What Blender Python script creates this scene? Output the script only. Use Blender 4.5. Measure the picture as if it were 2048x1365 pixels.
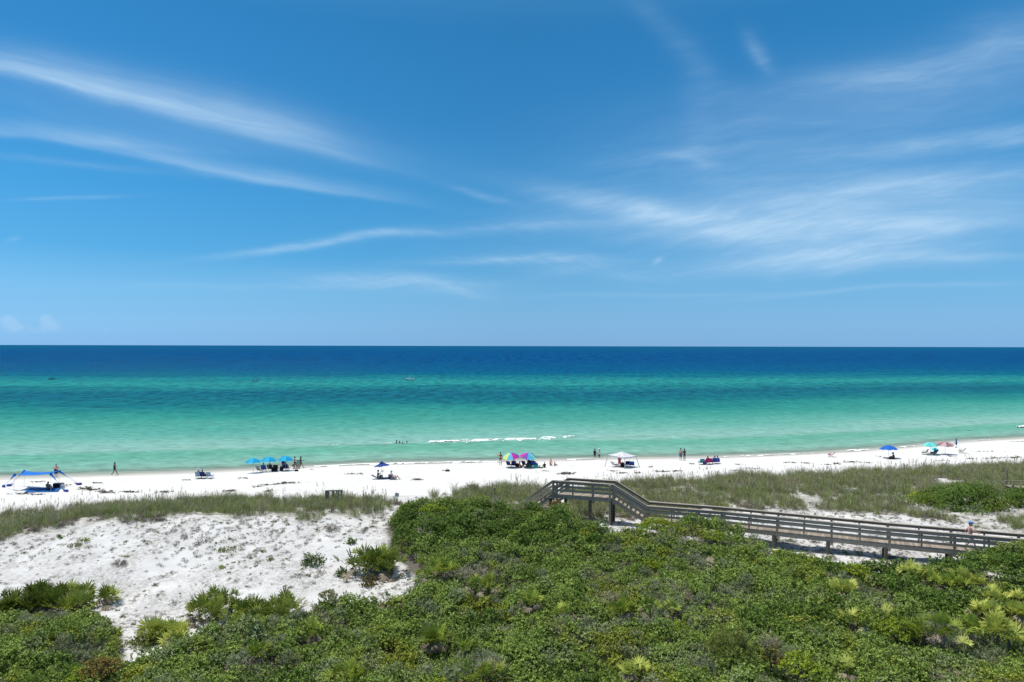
import bpy, math, random
import numpy as np
from mathutils import Vector, Matrix, Euler

for o in list(bpy.data.objects):
    bpy.data.objects.remove(o)
random.seed(7)
RNG = np.random.default_rng(11)
R = math.radians
PI = math.pi
SC = bpy.context.scene
COL = SC.collection

# ------------------------------------------------------------------ camera
EYE = Vector((0.0, 0.0, 17.0))
FPX = 1365.0                                   # focal length in photo pixels (2048 wide)
cam_d = bpy.data.cameras.new("camera")
cam = bpy.data.objects.new("camera", cam_d)
COL.objects.link(cam)
cam_d.sensor_width = 36.0
cam_d.lens = 36.0 * FPX / 2048.0
cam_d.clip_start = 0.5
cam_d.clip_end = 150000.0
CAMROT = Matrix.Rotation(R(90.409), 3, 'X') @ Matrix.Rotation(R(0.126), 3, 'Z')
cam.location = EYE
cam.rotation_euler = CAMROT.to_euler()
SC.camera = cam

# ------------------------------------------------------------------ render settings
SC.view_settings.view_transform = 'Standard'
SC.view_settings.look = 'None'
SC.view_settings.exposure = 0.0
SC.view_settings.gamma = 1.0
SC.render.engine = 'CYCLES'
SC.cycles.max_bounces = 5
SC.cycles.diffuse_bounces = 3
SC.cycles.glossy_bounces = 2
SC.cycles.transparent_max_bounces = 8

# ------------------------------------------------------------------ sun
SUN_DIR = Vector((-0.30, 0.10, 0.95)).normalized()      # points towards the sun
sd = bpy.data.lights.new("sun", 'SUN')
sd.energy = 4.3
sd.angle = R(0.53)
sd.color = (1.0, 0.955, 0.88)
sun = bpy.data.objects.new("sun", sd)
COL.objects.link(sun)
sun.rotation_euler = SUN_DIR.to_track_quat('Z', 'Y').to_euler()
sun.location = (0, 0, 80)


def s2l(c):
    return c / 12.92 if c <= 0.04045 else ((c + 0.055) / 1.055) ** 2.4


def hexl(h, k=1.0):
    h = h.lstrip('#')
    return tuple(s2l(int(h[i:i + 2], 16) / 255.0) * k for i in (0, 2, 4))


# ------------------------------------------------------------------ node helpers
class NT:
    def __init__(self, nt):
        self.nt = nt
        nt.nodes.clear()

    def n(self, typ, **kw):
        nd = self.nt.nodes.new(typ)
        ins = kw.pop('ins', {})
        for k, v in kw.items():
            setattr(nd, k, v)
        for k, v in ins.items():
            self.put(nd.inputs[k], v)
        return nd

    def put(self, sock, v):
        if isinstance(v, bpy.types.NodeSocket):
            self.nt.links.new(v, sock)
        elif isinstance(v, bpy.types.Node):
            self.nt.links.new(v.outputs[0], sock)
        else:
            if isinstance(v, tuple) and len(v) == 3 and sock.type == 'RGBA':
                v = (*v, 1.0)
            sock.default_value = v

    def math(self, op, a, b=None, c=None, clamp=False):
        nd = self.nt.nodes.new('ShaderNodeMath')
        nd.operation = op
        nd.use_clamp = clamp
        self.put(nd.inputs[0], a)
        if b is not None:
            self.put(nd.inputs[1], b)
        if c is not None:
            self.put(nd.inputs[2], c)
        return nd.outputs[0]

    def vmath(self, op, a, b=None, out=0):
        nd = self.nt.nodes.new('ShaderNodeVectorMath')
        nd.operation = op
        self.put(nd.inputs[0], a)
        if b is not None:
            self.put(nd.inputs[1], b)
        return nd.outputs['Value'] if op in ('DOT_PRODUCT', 'LENGTH') else nd.outputs[0]

    def mix(self, f, a, b, blend='MIX'):
        nd = self.nt.nodes.new('ShaderNodeMix')
        nd.data_type = 'RGBA'
        nd.blend_type = blend
        nd.clamp_factor = True
        self.put(nd.inputs[0], f)
        self.put(nd.inputs[6], a)
        self.put(nd.inputs[7], b)
        return nd.outputs[2]

    def ramp(self, f, stops, interp='LINEAR'):
        nd = self.nt.nodes.new('ShaderNodeValToRGB')
        cr = nd.color_ramp
        cr.interpolation = interp
        while len(cr.elements) > 1:
            cr.elements.remove(cr.elements[-1])
        for i, (p, c) in enumerate(stops):
            e = cr.elements[0] if i == 0 else cr.elements.new(p)
            e.position = p
            e.color = (*c[:3], 1.0) if not isinstance(c, (int, float)) else (c, c, c, 1)
        self.put(nd.inputs[0], f)
        return nd.outputs[0]

    def noise(self, vec, scale, detail=3.0, rough=0.55, dist=0.0):
        nd = self.nt.nodes.new('ShaderNodeTexNoise')
        self.put(nd.inputs['Vector'], vec)
        nd.inputs['Scale'].default_value = scale
        nd.inputs['Detail'].default_value = detail
        nd.inputs['Roughness'].default_value = rough
        nd.inputs['Distortion'].default_value = dist
        return nd.outputs[0]

    def mapping(self, vec, loc=(0, 0, 0), rot=(0, 0, 0), scale=(1, 1, 1), typ='POINT'):
        nd = self.nt.nodes.new('ShaderNodeMapping')
        nd.vector_type = typ
        self.put(nd.inputs['Vector'], vec)
        nd.inputs['Location'].default_value = loc
        nd.inputs['Rotation'].default_value = rot
        nd.inputs['Scale'].default_value = scale
        return nd.outputs[0]

    def smooth(self, v, lo, hi):
        nd = self.nt.nodes.new('ShaderNodeMapRange')
        nd.interpolation_type = 'SMOOTHSTEP'
        self.put(nd.inputs[0], v)
        nd.inputs[1].default_value = lo
        nd.inputs[2].default_value = hi
        return nd.outputs[0]


# ------------------------------------------------------------------ world: sky with cirrus
def build_world():
    w = bpy.data.worlds.new("World")
    SC.world = w
    w.use_nodes = True
    t = NT(w.node_tree)
    sky = t.n('ShaderNodeTexSky', sky_type='NISHITA', sun_disc=False)
    sky.sun_elevation = math.asin(SUN_DIR.z)
    sky.sun_rotation = math.atan2(SUN_DIR.x, SUN_DIR.y)
    sky.air_density = 1.0
    sky.dust_density = 0.3
    sky.ozone_density = 3.0
    g = t.n('ShaderNodeTexCoord').outputs['Generated']
    sep = t.n('ShaderNodeSeparateXYZ', ins={0: g})
    x, y, z = sep.outputs
    elev = t.math('MAXIMUM', z, 0.0)
    base = t.ramp(elev, [
        (0.000, hexl('#79aede')), (0.030, hexl('#7bb4e1')), (0.075, hexl('#6fb2e0')),
        (0.125, hexl('#4ea2d9')), (0.20, hexl('#3d96d2')), (0.30, hexl('#3186c5')), (0.42, hexl('#287cba')),
        (0.55, hexl('#4a8cc0')), (0.75, (0.42, 0.47, 0.53)), (1.0, (0.52, 0.56, 0.60))])  # pale overhead stops added out of view to lift and neutralise the fill light
    # the half of the sky nearer the sun is a little brighter
    side = t.math('ADD', t.math('MULTIPLY_ADD', t.math('MINIMUM', x, 0.0), -0.34, 1.0), t.math('MULTIPLY', t.math('MAXIMUM', x, 0.0), 0.10))
    base = t.vmath('MULTIPLY', base, t.n('ShaderNodeCombineXYZ', ins={0: side, 1: side, 2: side}).outputs[0])
    base10 = t.vmath('MULTIPLY', base, (10.0, 10.0, 10.0))
    col = t.mix(0.06, base10, sky.outputs[0])
    # cirrus: directions are turned into slopes x/y and z/y round the seaward heading
    yy = t.math('MAXIMUM', y, 0.05)
    uu = t.math('DIVIDE', x, yy)
    ww = t.math('DIVIDE', z, yy)
    uv = t.n('ShaderNodeCombineXYZ', ins={0: uu, 1: ww}).outputs[0]
    # slow wander so streaks are not ruler straight
    wn = t.n('ShaderNodeTexNoise', ins={'Vector': uv})
    wn.inputs['Scale'].default_value = 3.2
    wn.inputs['Detail'].default_value = 6.0
    wv = t.vmath('SUBTRACT', wn.outputs['Color'], (0.5, 0.5, 0.5))
    uvw = t.vmath('ADD', uv, t.vmath('MULTIPLY', wv, (0.08, 0.04, 0.0)))
    uvw2 = t.vmath('ADD', uv, t.vmath('MULTIPLY', wv, (0.07, 0.055, 0.0)))

    def streak(px, py, ang, la, lb, amp, src, crisp=False):
        """gaussian patch at slopes taken from photo position; ang in degrees, up to the right positive"""
        m = t.mapping(src, loc=((px - 1024) / FPX, (692 - py) / FPX, 0), rot=(0, 0, R(ang)),
                      scale=(la / FPX, lb / FPX, 1.0), typ='TEXTURE')
        if crisp:       # lower edge sharp, upper edge feathered out
            sp = t.n('ShaderNodeSeparateXYZ', ins={0: m})
            yb = t.math('MAXIMUM', t.math('MULTIPLY', sp.outputs[1], 0.62), t.math('MULTIPLY', sp.outputs[1], -1.9))
            d = t.math('ADD', t.math('MULTIPLY', sp.outputs[0], sp.outputs[0]), t.math('MULTIPLY', yb, yb))
        else:
            d = t.vmath('DOT_PRODUCT', m, m)
        e = t.math('POWER', 0.3679, d)
        return t.math('MULTIPLY', e, amp)

    def fibre(ang, sx, sy, src, lo, hi, det=5.0):
        m = t.mapping(src, rot=(0, 0, R(-ang)), scale=(1, 1, 1))
        m = t.mapping(m, scale=(sx, sy, 1.0))
        nz = t.noise(m, 1.0, det, 0.6, 0.4)
        return t.smooth(nz, lo, hi)

    def total(items):
        s = items[0]
        for i in items[1:]:
            s = t.math('ADD', s, i)
        return s

    left = total([
        streak(60, 155, -12, 330, 24, 0.85, uvw, True), streak(330, 216, -13.5, 260, 30, 0.60, uvw, True),
        streak(560, 280, -15, 180, 24, 0.80, uvw, True), streak(300, 232, -10, 420, 56, 0.30, uvw),
        streak(60, 276, -4, 300, 15, 0.60, uvw, True), streak(330, 320, -10.5, 250, 13, 0.62, uvw, True),
        streak(600, 374, -9, 190, 11, 0.66, uvw, True), streak(150, 328, -5, 190, 7, 0.26, uvw)])
    left = t.math('MULTIPLY', t.math('MULTIPLY', left, 0.84), t.math('MULTIPLY_ADD', t.math('MULTIPLY', fibre(-12, 2.2, 34.0, uvw, 0.2, 0.75), t.math('MULTIPLY_ADD', fibre(-14, 9.0, 120.0, uvw, 0.25, 0.75, 3), 0.5, 0.6)), 0.5, 0.5))
    low = total([
        streak(600, 491, 7.5, 170, 8, 0.65, uvw), streak(820, 468, 4, 150, 9, 0.70, uvw), streak(1060, 448, 3, 170, 12, 0.42, uvw),
        streak(150, 397, 2, 110, 4, 0.42, uv), streak(25, 481, 12, 14, 5, 0.4, uv),
        streak(790, 562, -2, 170, 17, 0.72, uvw), streak(900, 575, -14, 60, 9, 0.45, uvw), streak(560, 573, 0, 260, 7, 0.30, uvw),
        streak(1010, 518, 2, 150, 9, 0.60, uvw), streak(1140, 532, -5, 160, 24, 0.50, uvw),
        streak(960, 390, -14, 70, 8, 0.35, uvw),
        streak(1315, 521, 35, 13, 6, 0.5, uv)])
    low = t.math('MULTIPLY', low, t.math('MULTIPLY_ADD', t.math('MULTIPLY', fibre(4, 5.0, 48.0, uvw2, 0.28, 0.72), t.math('MULTIPLY_ADD', fibre(-20, 16.0, 120.0, uvw2, 0.25, 0.75, 6), 0.7, 0.5)), 0.8, 0.25))
    right = total([
        streak(1270, 415, -11, 220, 22, 0.80, uvw), streak(1420, 445, -4, 240, 34, 0.42, uvw),
        streak(1680, 420, 3, 460, 85, 0.75, uvw), streak(1930, 425, 5, 240, 26, 0.48, uvw),
        streak(1640, 520, 3, 260, 26, 0.80, uvw), streak(1800, 480, 12, 160, 34, 0.52, uvw), streak(1960, 510, 5, 140, 8, 0.45, uvw),
        streak(1850, 365, 7, 210, 24, 0.42, uvw), streak(1880, 280, 6, 280, 16, 0.55, uvw), streak(2030, 283, 6, 60, 10, 0.5, uvw),
        streak(1650, 250, 6, 420, 80, 0.20, uvw), streak(1850, 140, 14, 330, 45, 0.32, uvw), streak(2040, 90, 20, 120, 70, 0.30, uvw),
        streak(1700, 160, 8, 180, 26, 0.22, uvw),
        streak(1340, 70, -48, 170, 26, 0.13, uvw), streak(1505, 108, -60, 42, 16, 0.42, uvw2), streak(1395, 210, -80, 120, 34, 0.13, uvw),
        streak(1430, 300, 6, 200, 12, 0.30, uvw), streak(1400, 322, -8, 50, 9, 0.35, uvw2),
        streak(1780, 575, 4, 330, 5, 0.36, uvw), streak(1350, 588, 1, 260, 5, 0.25, uvw)])
    fr = t.math('MULTIPLY', fibre(5, 3.4, 24.0, uvw2, 0.25, 0.70, 8.0), t.math('MULTIPLY_ADD', fibre(10, 12.0, 90.0, uvw2, 0.25, 0.75, 6), 0.75, 0.4))
    right = t.math('MULTIPLY', right, t.math('MULTIPLY_ADD', fr, 0.72, 0.36))
    right = t.math('ADD', right, t.math('ADD', streak(1690, 425, 3, 430, 80, 0.24, uvw), streak(1800, 200, 10, 420, 90, 0.13, uvw)))
    # small cumulus heaps low on the left
    cum = total([
        streak(16, 642, 0, 20, 11, 1.1, uv), streak(30, 655, 0, 32, 10, 0.8, uv), streak(90, 640, 0, 15, 10, 1.1, uv),
        streak(104, 654, 0, 28, 11, 0.85, uv), streak(208, 662, -5, 22, 6, 0.6, uv), streak(277, 656, -20, 9, 5, 0.6, uv),
        streak(60, 668, 0, 90, 9, 0.35, uv), streak(790, 672, 0, 14, 3, 0.35, uv), streak(960, 674, 0, 110, 3, 0.3, uv), streak(1066, 673, 0, 8, 3, 0.35, uv)])
    cn = t.noise(t.mapping(uv, scale=(60, 75, 1)), 1.0, 7.0, 0.7)
    cum = t.math('MULTIPLY', t.smooth(t.math('ADD', cum, t.math('MULTIPLY_ADD', cn, 1.6, -0.8)), 0.30, 0.95), 0.42)
    mask = t.math('ADD', t.math('ADD', left, low), t.math('ADD', right, cum))
    mask = t.math('MULTIPLY', mask, t.smooth(y, 0.05, 0.25))
    mask = t.math('MINIMUM', t.math('MULTIPLY', mask, 0.68), 0.85)
    col = t.mix(mask, col, (4.9, 7.1, 9.3, 1.0))
    bg = t.n('ShaderNodeBackground', ins={'Color': col, 'Strength': 0.1})
    out = t.n('ShaderNodeOutputWorld')
    w.node_tree.links.new(bg.outputs[0], out.inputs[0])
    w.cycles.sampling_method = 'MANUAL'
    w.cycles.sample_map_resolution = 512


build_world()


# ------------------------------------------------------------------ object helpers
def tag(o, label=None, cat=None, group=None, kind=None):
    if label:
        o['label'] = label
    if cat:
        o['category'] = cat
    if group:
        o['group'] = group
    if kind:
        o['kind'] = kind
    return o


def empty(name, loc, rz=0.0):
    o = bpy.data.objects.new(name, None)
    COL.objects.link(o)
    o.location = loc
    o.rotation_euler = (0, 0, rz)
    o.empty_display_size = 0.3
    return o


class MB:
    """collects pieces of geometry and links them as one mesh object"""

    def __init__(self):
        self.v, self.f, self.m, self.t, self.k = [], [], [], [], 0

    def add(self, verts, faces, mi=0, tint=0.5):
        verts = np.asarray(verts, float).reshape(-1, 3)
        self.v.append(verts)
        k = self.k
        for q in faces:
            self.f.append(tuple(int(i) + k for i in q))
            self.m.append(mi)
        self.t.append(np.full(len(verts), tint) if np.isscalar(tint) else np.asarray(tint, float))
        self.k += len(verts)

    def box(self, c, s, rot=None, mi=0, tint=0.5):
        c = np.asarray(c, float)
        h = np.asarray(s, float) / 2
        v = np.array([[x, y, z] for x in (-1, 1) for y in (-1, 1) for z in (-1, 1)]) * h
        if rot is not None:
            v = v @ np.array(rot.to_3x3()).T
        self.add(v + c, [(0, 1, 3, 2), (4, 6, 7, 5), (0, 4, 5, 1), (2, 3, 7, 6), (0, 2, 6, 4), (1, 5, 7, 3)], mi, tint)

    def beam(self, a, b, w, h, mi=0, up=(0, 0, 1), tint=0.5):
        """rectangular bar from a to b, w across and h along 'up'"""
        a, b = Vector(a), Vector(b)
        d = (b - a)
        y = d.normalized()
        u = Vector(up)
        x = y.cross(u)
        if x.length < 1e-5:
            x = y.cross(Vector((1, 0, 0)))
        x.normalize()
        z = x.cross(y)
        vs = []
        for p in (a, b):
            for sx, sz in ((-1, -1), (1, -1), (1, 1), (-1, 1)):
                vs.append(p + x * (sx * w / 2) + z * (sz * h / 2))
        self.add([tuple(v) for v in vs], [(0, 1, 2, 3), (7, 6, 5, 4), (0, 4, 5, 1), (1, 5, 6, 2), (2, 6, 7, 3), (3, 7, 4, 0)], mi, tint)

    def tube(self, pts, rad, seg=8, mi=0, tint=0.5, caps=True):
        pts = [Vector(p) for p in pts]
        n = len(pts)
        rad = [rad] * n if np.isscalar(rad) else list(rad)
        vs = []
        ref = None
        for i, p in enumerate(pts):
            d = (pts[min(i + 1, n - 1)] - pts[max(i - 1, 0)]).normalized()
            if ref is None:
                ref = Vector((0, 0, 1)) if abs(d.z) < 0.9 else Vector((1, 0, 0))
            x = d.cross(ref).normalized()
            yv = x.cross(d)
            ref = yv if False else ref
            for k in range(seg):
                a = 2 * PI * k / seg
                vs.append(p + (x * math.cos(a) + yv * math.sin(a)) * rad[i])
        fs = []
        for i in range(n - 1):
            for k in range(seg):
                k2 = (k + 1) % seg
                fs.append((i * seg + k, i * seg + k2, (i + 1) * seg + k2, (i + 1) * seg + k))
        if caps:
            fs.append(tuple(range(seg)))
            fs.append(tuple(reversed(range((n - 1) * seg, n * seg))))
        self.add([tuple(v) for v in vs], fs, mi, tint)

    def capsule(self, a, b, ra, rb, seg=12, mi=0, tint=0.5):
        a, b = Vector(a), Vector(b)
        d = b - a
        if d.length < 1e-6:
            d = Vector((0, 0, 1e-4))
        dn = d.normalized()
        pts, rad = [], []
        for k in (80, 55, 30, 0):
            pts.append(a - dn * ra * math.sin(R(k)))
            rad.append(max(ra * math.cos(R(k)), 1e-4))
        for k in (0, 30, 55, 80):
            pts.append(b + dn * rb * math.sin(R(k)))
            rad.append(max(rb * math.cos(R(k)), 1e-4))
        self.tube(pts, rad, seg, mi, tint)

    def ball(self, c, r, seg=12, rings=8, mi=0, tint=0.5):
        c = np.asarray(c, float)
        r = np.ones(3) * r if np.isscalar(r) else np.asarray(r, float)
        vs = [c + r * np.array((0, 0, 1))]
        for i in range(1, rings):
            th = PI * i / rings
            for k in range(seg):
                ph = 2 * PI * k / seg
                vs.append(c + r * np.array((math.sin(th) * math.cos(ph), math.sin(th) * math.sin(ph), math.cos(th))))
        vs.append(c - r * np.array((0, 0, 1)))
        fs = [(0, 1 + k, 1 + (k + 1) % seg) for k in range(seg)]
        for i in range(rings - 2):
            for k in range(seg):
                k2 = (k + 1) % seg
                fs.append((1 + i * seg + k, 1 + (i + 1) * seg + k, 1 + (i + 1) * seg + k2, 1 + i * seg + k2))
        last = len(vs) - 1
        o = 1 + (rings - 2) * seg
        fs += [(last, o + (k + 1) % seg, o + k) for k in range(seg)]
        self.add(vs, fs, mi, tint)

    def mesh(self, name, mats):
        me = bpy.data.meshes.new(name)
        v = np.concatenate(self.v) if self.v else np.zeros((0, 3))
        me.from_pydata(v.tolist(), [], self.f)
        mats = mats if isinstance(mats, (list, tuple)) else [mats]
        for m in mats:
            if m is not None:
                me.materials.append(m)
        if len(mats) > 1:
            me.polygons.foreach_set('material_index', np.array(self.m, dtype=np.int32))
        at_ = me.attributes.new('tint', 'FLOAT', 'POINT')
        at_.data.foreach_set('value', np.concatenate(self.t).astype(np.float32))
        me.update()
        return me

    def build(self, name, mats, parent=None, smooth=False, bevel=0.0, link=True):
        me = self.mesh(name, mats)
        if smooth:
            me.polygons.foreach_set('use_smooth', np.ones(len(me.polygons), dtype=bool))
        o = bpy.data.objects.new(name, me)
        if link:
            COL.objects.link(o)
        if parent is not None:
            o.parent = parent
        if bevel > 0:
            b = o.modifiers.new('edge', 'BEVEL')
            b.width = bevel
            b.segments = 1
            b.limit_method = 'ANGLE'
        return o


# ------------------------------------------------------------------ simple materials
MATS = {}


def mat(name, col, rough=0.7, var=0.18, scale=6.0, spec=0.3, trans=0.0):
    """plain painted, cloth, skin or wood colour with a soft uneven wear"""
    if name in MATS:
        return MATS[name]
    m = bpy.data.materials.new(name)
    m.use_nodes = True
    t = NT(m.node_tree)
    p = t.n('ShaderNodeTexCoord').outputs['Object']
    nz = t.noise(p, scale, 4.0, 0.6)
    a = tuple(c * (1 - var) for c in col)
    b = tuple(min(c * (1 + var), 0.95) for c in col)
    c = t.ramp(nz, [(0.3, a), (0.7, b)])
    bs = t.n('ShaderNodeBsdfPrincipled', ins={'Base Color': c, 'Roughness': rough, 'Specular IOR Level': spec})
    sh = bs.outputs[0]
    if trans > 0:
        tr = t.n('ShaderNodeBsdfTranslucent', ins={'Color': c})
        mx = t.n('ShaderNodeMixShader', ins={0: trans, 1: sh, 2: tr.outputs[0]})
        sh = mx.outputs[0]
    out = t.n('ShaderNodeOutputMaterial')
    m.node_tree.links.new(sh, out.inputs[0])
    MATS[name] = m
    return m


# ------------------------------------------------------------------ terrain
def horizon_v(u):
    return 690.0 + 4.5 * u / 2048.0


def xyz_at(u, v, z):
    """world point at height z seen at photo position (u, v)"""
    d = CAMROT @ Vector(((u - 1024.0) / FPX, -(v - 682.5) / FPX, -1.0))
    k = (z - EYE.z) / d.z
    return EYE + d * k


_shore = [(0, 959), (180, 952.8), (400, 946), (560, 938.5), (700, 931), (1024, 924), (1235, 919), (1450, 916), (1660, 907), (1750, 901), (1850, 893), (1940, 884), (2048, 878)]
_sp = [xyz_at(u, v, 0.0) for u, v in _shore]
SHX = np.array([-400, -200, -110] + [p.x for p in _sp] + [150, 260, 500])
SHY = np.array([40, 64, 78] + [p.y for p in _sp] + [146, 182, 230])


def shore_y(x):
    return np.interp(x, SHX, SHY)


def fuzz(x, y, s, seed=0):
    """smooth value roughly in -1..1, built from a few turned sine waves"""
    r = np.random.default_rng(100 + seed)
    out = np.zeros_like(np.asarray(x, float))
    amp = 0.0
    for i in range(9):
        a = r.uniform(0, PI)
        f = s * r.uniform(0.6, 2.6)
        k = 1.0 / (0.6 + f / s * 0.5)
        ph = r.uniform(0, 6.28)
        wob = np.sin((x * math.sin(a) - y * math.cos(a)) * f * 0.43 + ph * 1.7) * 1.3
        out += k * np.sin((x * math.cos(a) + y * math.sin(a)) * f + ph + wob)
        amp += k
    return out / amp * 2.0


def base_h(s):
    return np.interp(s, [-400, -120, -60, -8, 0, 3, 7, 20, 30, 36, 60, 200, 100000],
                     [-9, -5, -3.0, -0.5, 0.0, 0.35, 0.75, 1.25, 1.9, 2.4, 2.7, 2.7, 2.7])


_ctl = [  # photo position and ground height
    (0, 1082, 3.9), (-120, 1100, 3.6), (0, 1074, 2.6), (100, 1060, 4.05), (100, 1050, 2.8), (200, 1042, 4.2), (200, 1032, 3.1), (300, 1031, 4.3), (400, 1025, 4.3), (500, 1019, 4.3),
    (400, 1008, 3.3), (560, 1012, 4.3), (560, 1001, 3.1), (700, 1010, 4.2), (700, 1002, 3.2), (800, 1016, 4.1),
    (0, 1165, 3.1), (-120, 1180, 3.0), (200, 1170, 2.7), (300, 1222, 2.4), (450, 1120, 3.2), (300, 1100, 3.4), (100, 1120, 3.5),
    (600, 1100, 3.2), (700, 1140, 2.9), (700, 1185, 2.6), (600, 1195, 2.5), (760, 1060, 3.9), (450, 1190, 2.6), (250, 1290, 2.3),
    (1000, 1040, 3.9), (900, 1090, 3.4), (1000, 1130, 3.2), (1210, 1040, 3.8), (1150, 1045, 3.6), (1300, 1060, 3.3), (1450, 1090, 3.0),
    (1660, 1108, 2.8), (1770, 1107, 2.8), (1560, 1095, 2.8), (1900, 1115, 2.9), (2048, 1110, 3.0),
    (1250, 1000, 3.0), (1400, 1000, 2.7), (1700, 1010, 2.7), (2000, 1040, 2.9), (1850, 1030, 2.8), (1400, 962, 2.3), (1800, 950, 2.3), (2000, 945, 2.3), (1600, 975, 2.5),
    (950, 988, 2.8), (1060, 985, 2.5), (1130, 985, 2.6), (1930, 1000, 3.0),
    (100, 1330, 2.4), (600, 1300, 2.5), (1000, 1300, 2.6), (1500, 1300, 2.6), (2000, 1300, 2.8), (1300, 1180, 2.8), (1800, 1180, 2.9), (850, 1200, 2.7),
]
_cp = np.array([tuple(xyz_at(u, v, z)) for u, v, z in _ctl])
_gx = np.array([(x, shore_y(x) - 25.0) for x in np.linspace(-95, 110, 14)] +
               [(x, 8.0) for x in np.linspace(-60, 60, 7)] + [(-95, y) for y in (15, 30, 45)] + [(105, y) for y in (15, 35, 55, 75)])
_gp = np.concatenate([_cp[:, :2], _gx])
_res = np.concatenate([_cp[:, 2] - base_h((shore_y(_cp[:, 0]) - _cp[:, 1]) * 0.975), np.zeros(len(_gx))])


def _tps(r2):
    return 0.5 * r2 * np.log(r2 + 1e-6)


_n = len(_gp)
_D = _tps(((_gp[:, None, :] - _gp[None, :, :]) ** 2).sum(-1)) + np.eye(_n) * 6.0
_P = np.concatenate([np.ones((_n, 1)), _gp], 1)
_A = np.block([[_D, _P], [_P.T, np.zeros((3, 3))]])
_W = np.linalg.solve(_A, np.concatenate([_res, np.zeros(3)]))


def sdist(x, y):
    return (shore_y(x) - y) * 0.975


def H(x, y):
    x = np.asarray(x, float)
    y = np.asarray(y, float)
    shp = x.shape
    xf, yf = x.ravel(), y.ravel()
    s = sdist(xf, yf)
    z = base_h(s)
    inside = (xf > -96) & (xf < 106) & (yf > 7) & (s > 20)
    if inside.any():
        xi, yi = xf[inside], yf[inside]
        r = np.zeros(len(xi))
        for a in range(0, len(xi), 20000):
            q = np.stack([xi[a:a + 20000], yi[a:a + 20000]], 1)
            d2 = ((q[:, None, :] - _gp[None, :, :]) ** 2).sum(-1)
            r[a:a + 20000] = _tps(d2) @ _W[:_n] + _W[_n] + q @ _W[_n + 1:]
        win = np.clip((xi + 96) / 25, 0, 1) * np.clip((106 - xi) / 25, 0, 1) * np.clip((yi - 7) / 8, 0, 1) * np.clip((s[inside] - 22) / 7, 0, 1)
        z[inside] += r * win
    land = np.clip((s - 26) / 8, 0, 1)
    z = z + land * (0.21 * fuzz(xf, yf, 0.5, 1) + 0.08 * fuzz(xf, yf, 1.7, 2)) + np.clip(s / 4, 0, 1) * 0.03 * fuzz(xf, yf, 1.1, 3)
    return z.reshape(shp)


_ts = np.concatenate([np.arange(14, 60, 0.12), np.arange(60, 140, 0.25)])


def at(u, v, lift=0.0):
    """point of the ground (raised by lift) seen at photo position (u, v)"""
    d = np.array(CAMROT @ Vector(((u - 1024.0) / FPX, -(v - 682.5) / FPX, -1.0)))
    p = np.array(EYE)[None, :] + _ts[:, None] * d[None, :]
    h = H(p[:, 0], p[:, 1]) + lift
    below = np.nonzero(p[:, 2] < h)[0]
    i = below[0] if len(below) else len(_ts) - 1
    if i == 0:
        i = 1
    a, b = p[i - 1], p[i]
    fa, fb = a[2] - h[i - 1], b[2] - h[i]
    k = fa / (fa - fb) if fa != fb else 0.0
    return Vector(a + (b - a) * min(max(k, 0), 1))


def in_poly(x, y, poly):
    x = np.asarray(x)
    y = np.asarray(y)
    c = np.zeros(x.shape, bool)
    n = len(poly)
    for i in range(n):
        x1, y1 = poly[i]
        x2, y2 = poly[i - 1]
        cond = ((y1 > y) != (y2 > y))
        with np.errstate(divide='ignore', invalid='ignore'):
            xi = (x2 - x1) * (y - y1) / (y2 - y1 + 1e-12) + x1
        c ^= cond & (x < xi)
    return c


def edge_dist(x, y, poly):
    d = np.full(np.shape(x), 1e9)
    n = len(poly)
    for i in range(n):
        x1, y1 = poly[i]
        x2, y2 = poly[i - 1]
        dx, dy = x2 - x1, y2 - y1
        t = np.clip(((x - x1) * dx + (y - y1) * dy) / (dx * dx + dy * dy + 1e-12), 0, 1)
        d = np.minimum(d, np.hypot(x - x1 - t * dx, y - y1 - t * dy))
    return d


# outline of the foreground thicket, read at canopy height
_scrub_px = [(-260, 1215), (60, 1216), (205, 1218), (240, 1262), (234, 1290), (262, 1312), (320, 1286), (400, 1268), (470, 1258), (590, 1236), (640, 1203), (760, 1192), (830, 1165),
             (845, 1132), (815, 1100), (790, 1075), (778, 1035), (800, 1012), (900, 1006), (1000, 1005), (1100, 1010), (1140, 1014), (1165, 1032, 1.0), (1190, 1045, 1.0), (1222, 1056, 1.0), (1240, 1042, 1.3),
             (1300, 1032, 1.5), (1420, 1037, 1.5), (1480, 1050, 1.5), (1530, 1078, 1.2), (1570, 1105), (1640, 1122), (1740, 1124), (1800, 1118, 1.0), (1835, 1088, 2.0), (1880, 1076, 2.2), (2048, 1090, 2.2), (2260, 1112, 2.2), (2420, 1500),
             (1024, 1500), (-420, 1500)]
SCRUB = [tuple(at(q[0], q[1], q[2] if len(q) > 2 else 0.75))[:2] for q in _scrub_px]
SCRUB[-3] = (60.0, 14.0)
SCRUB[-2] = (0.0, 13.0)
SCRUB[-1] = (-60.0, 14.0)

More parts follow.
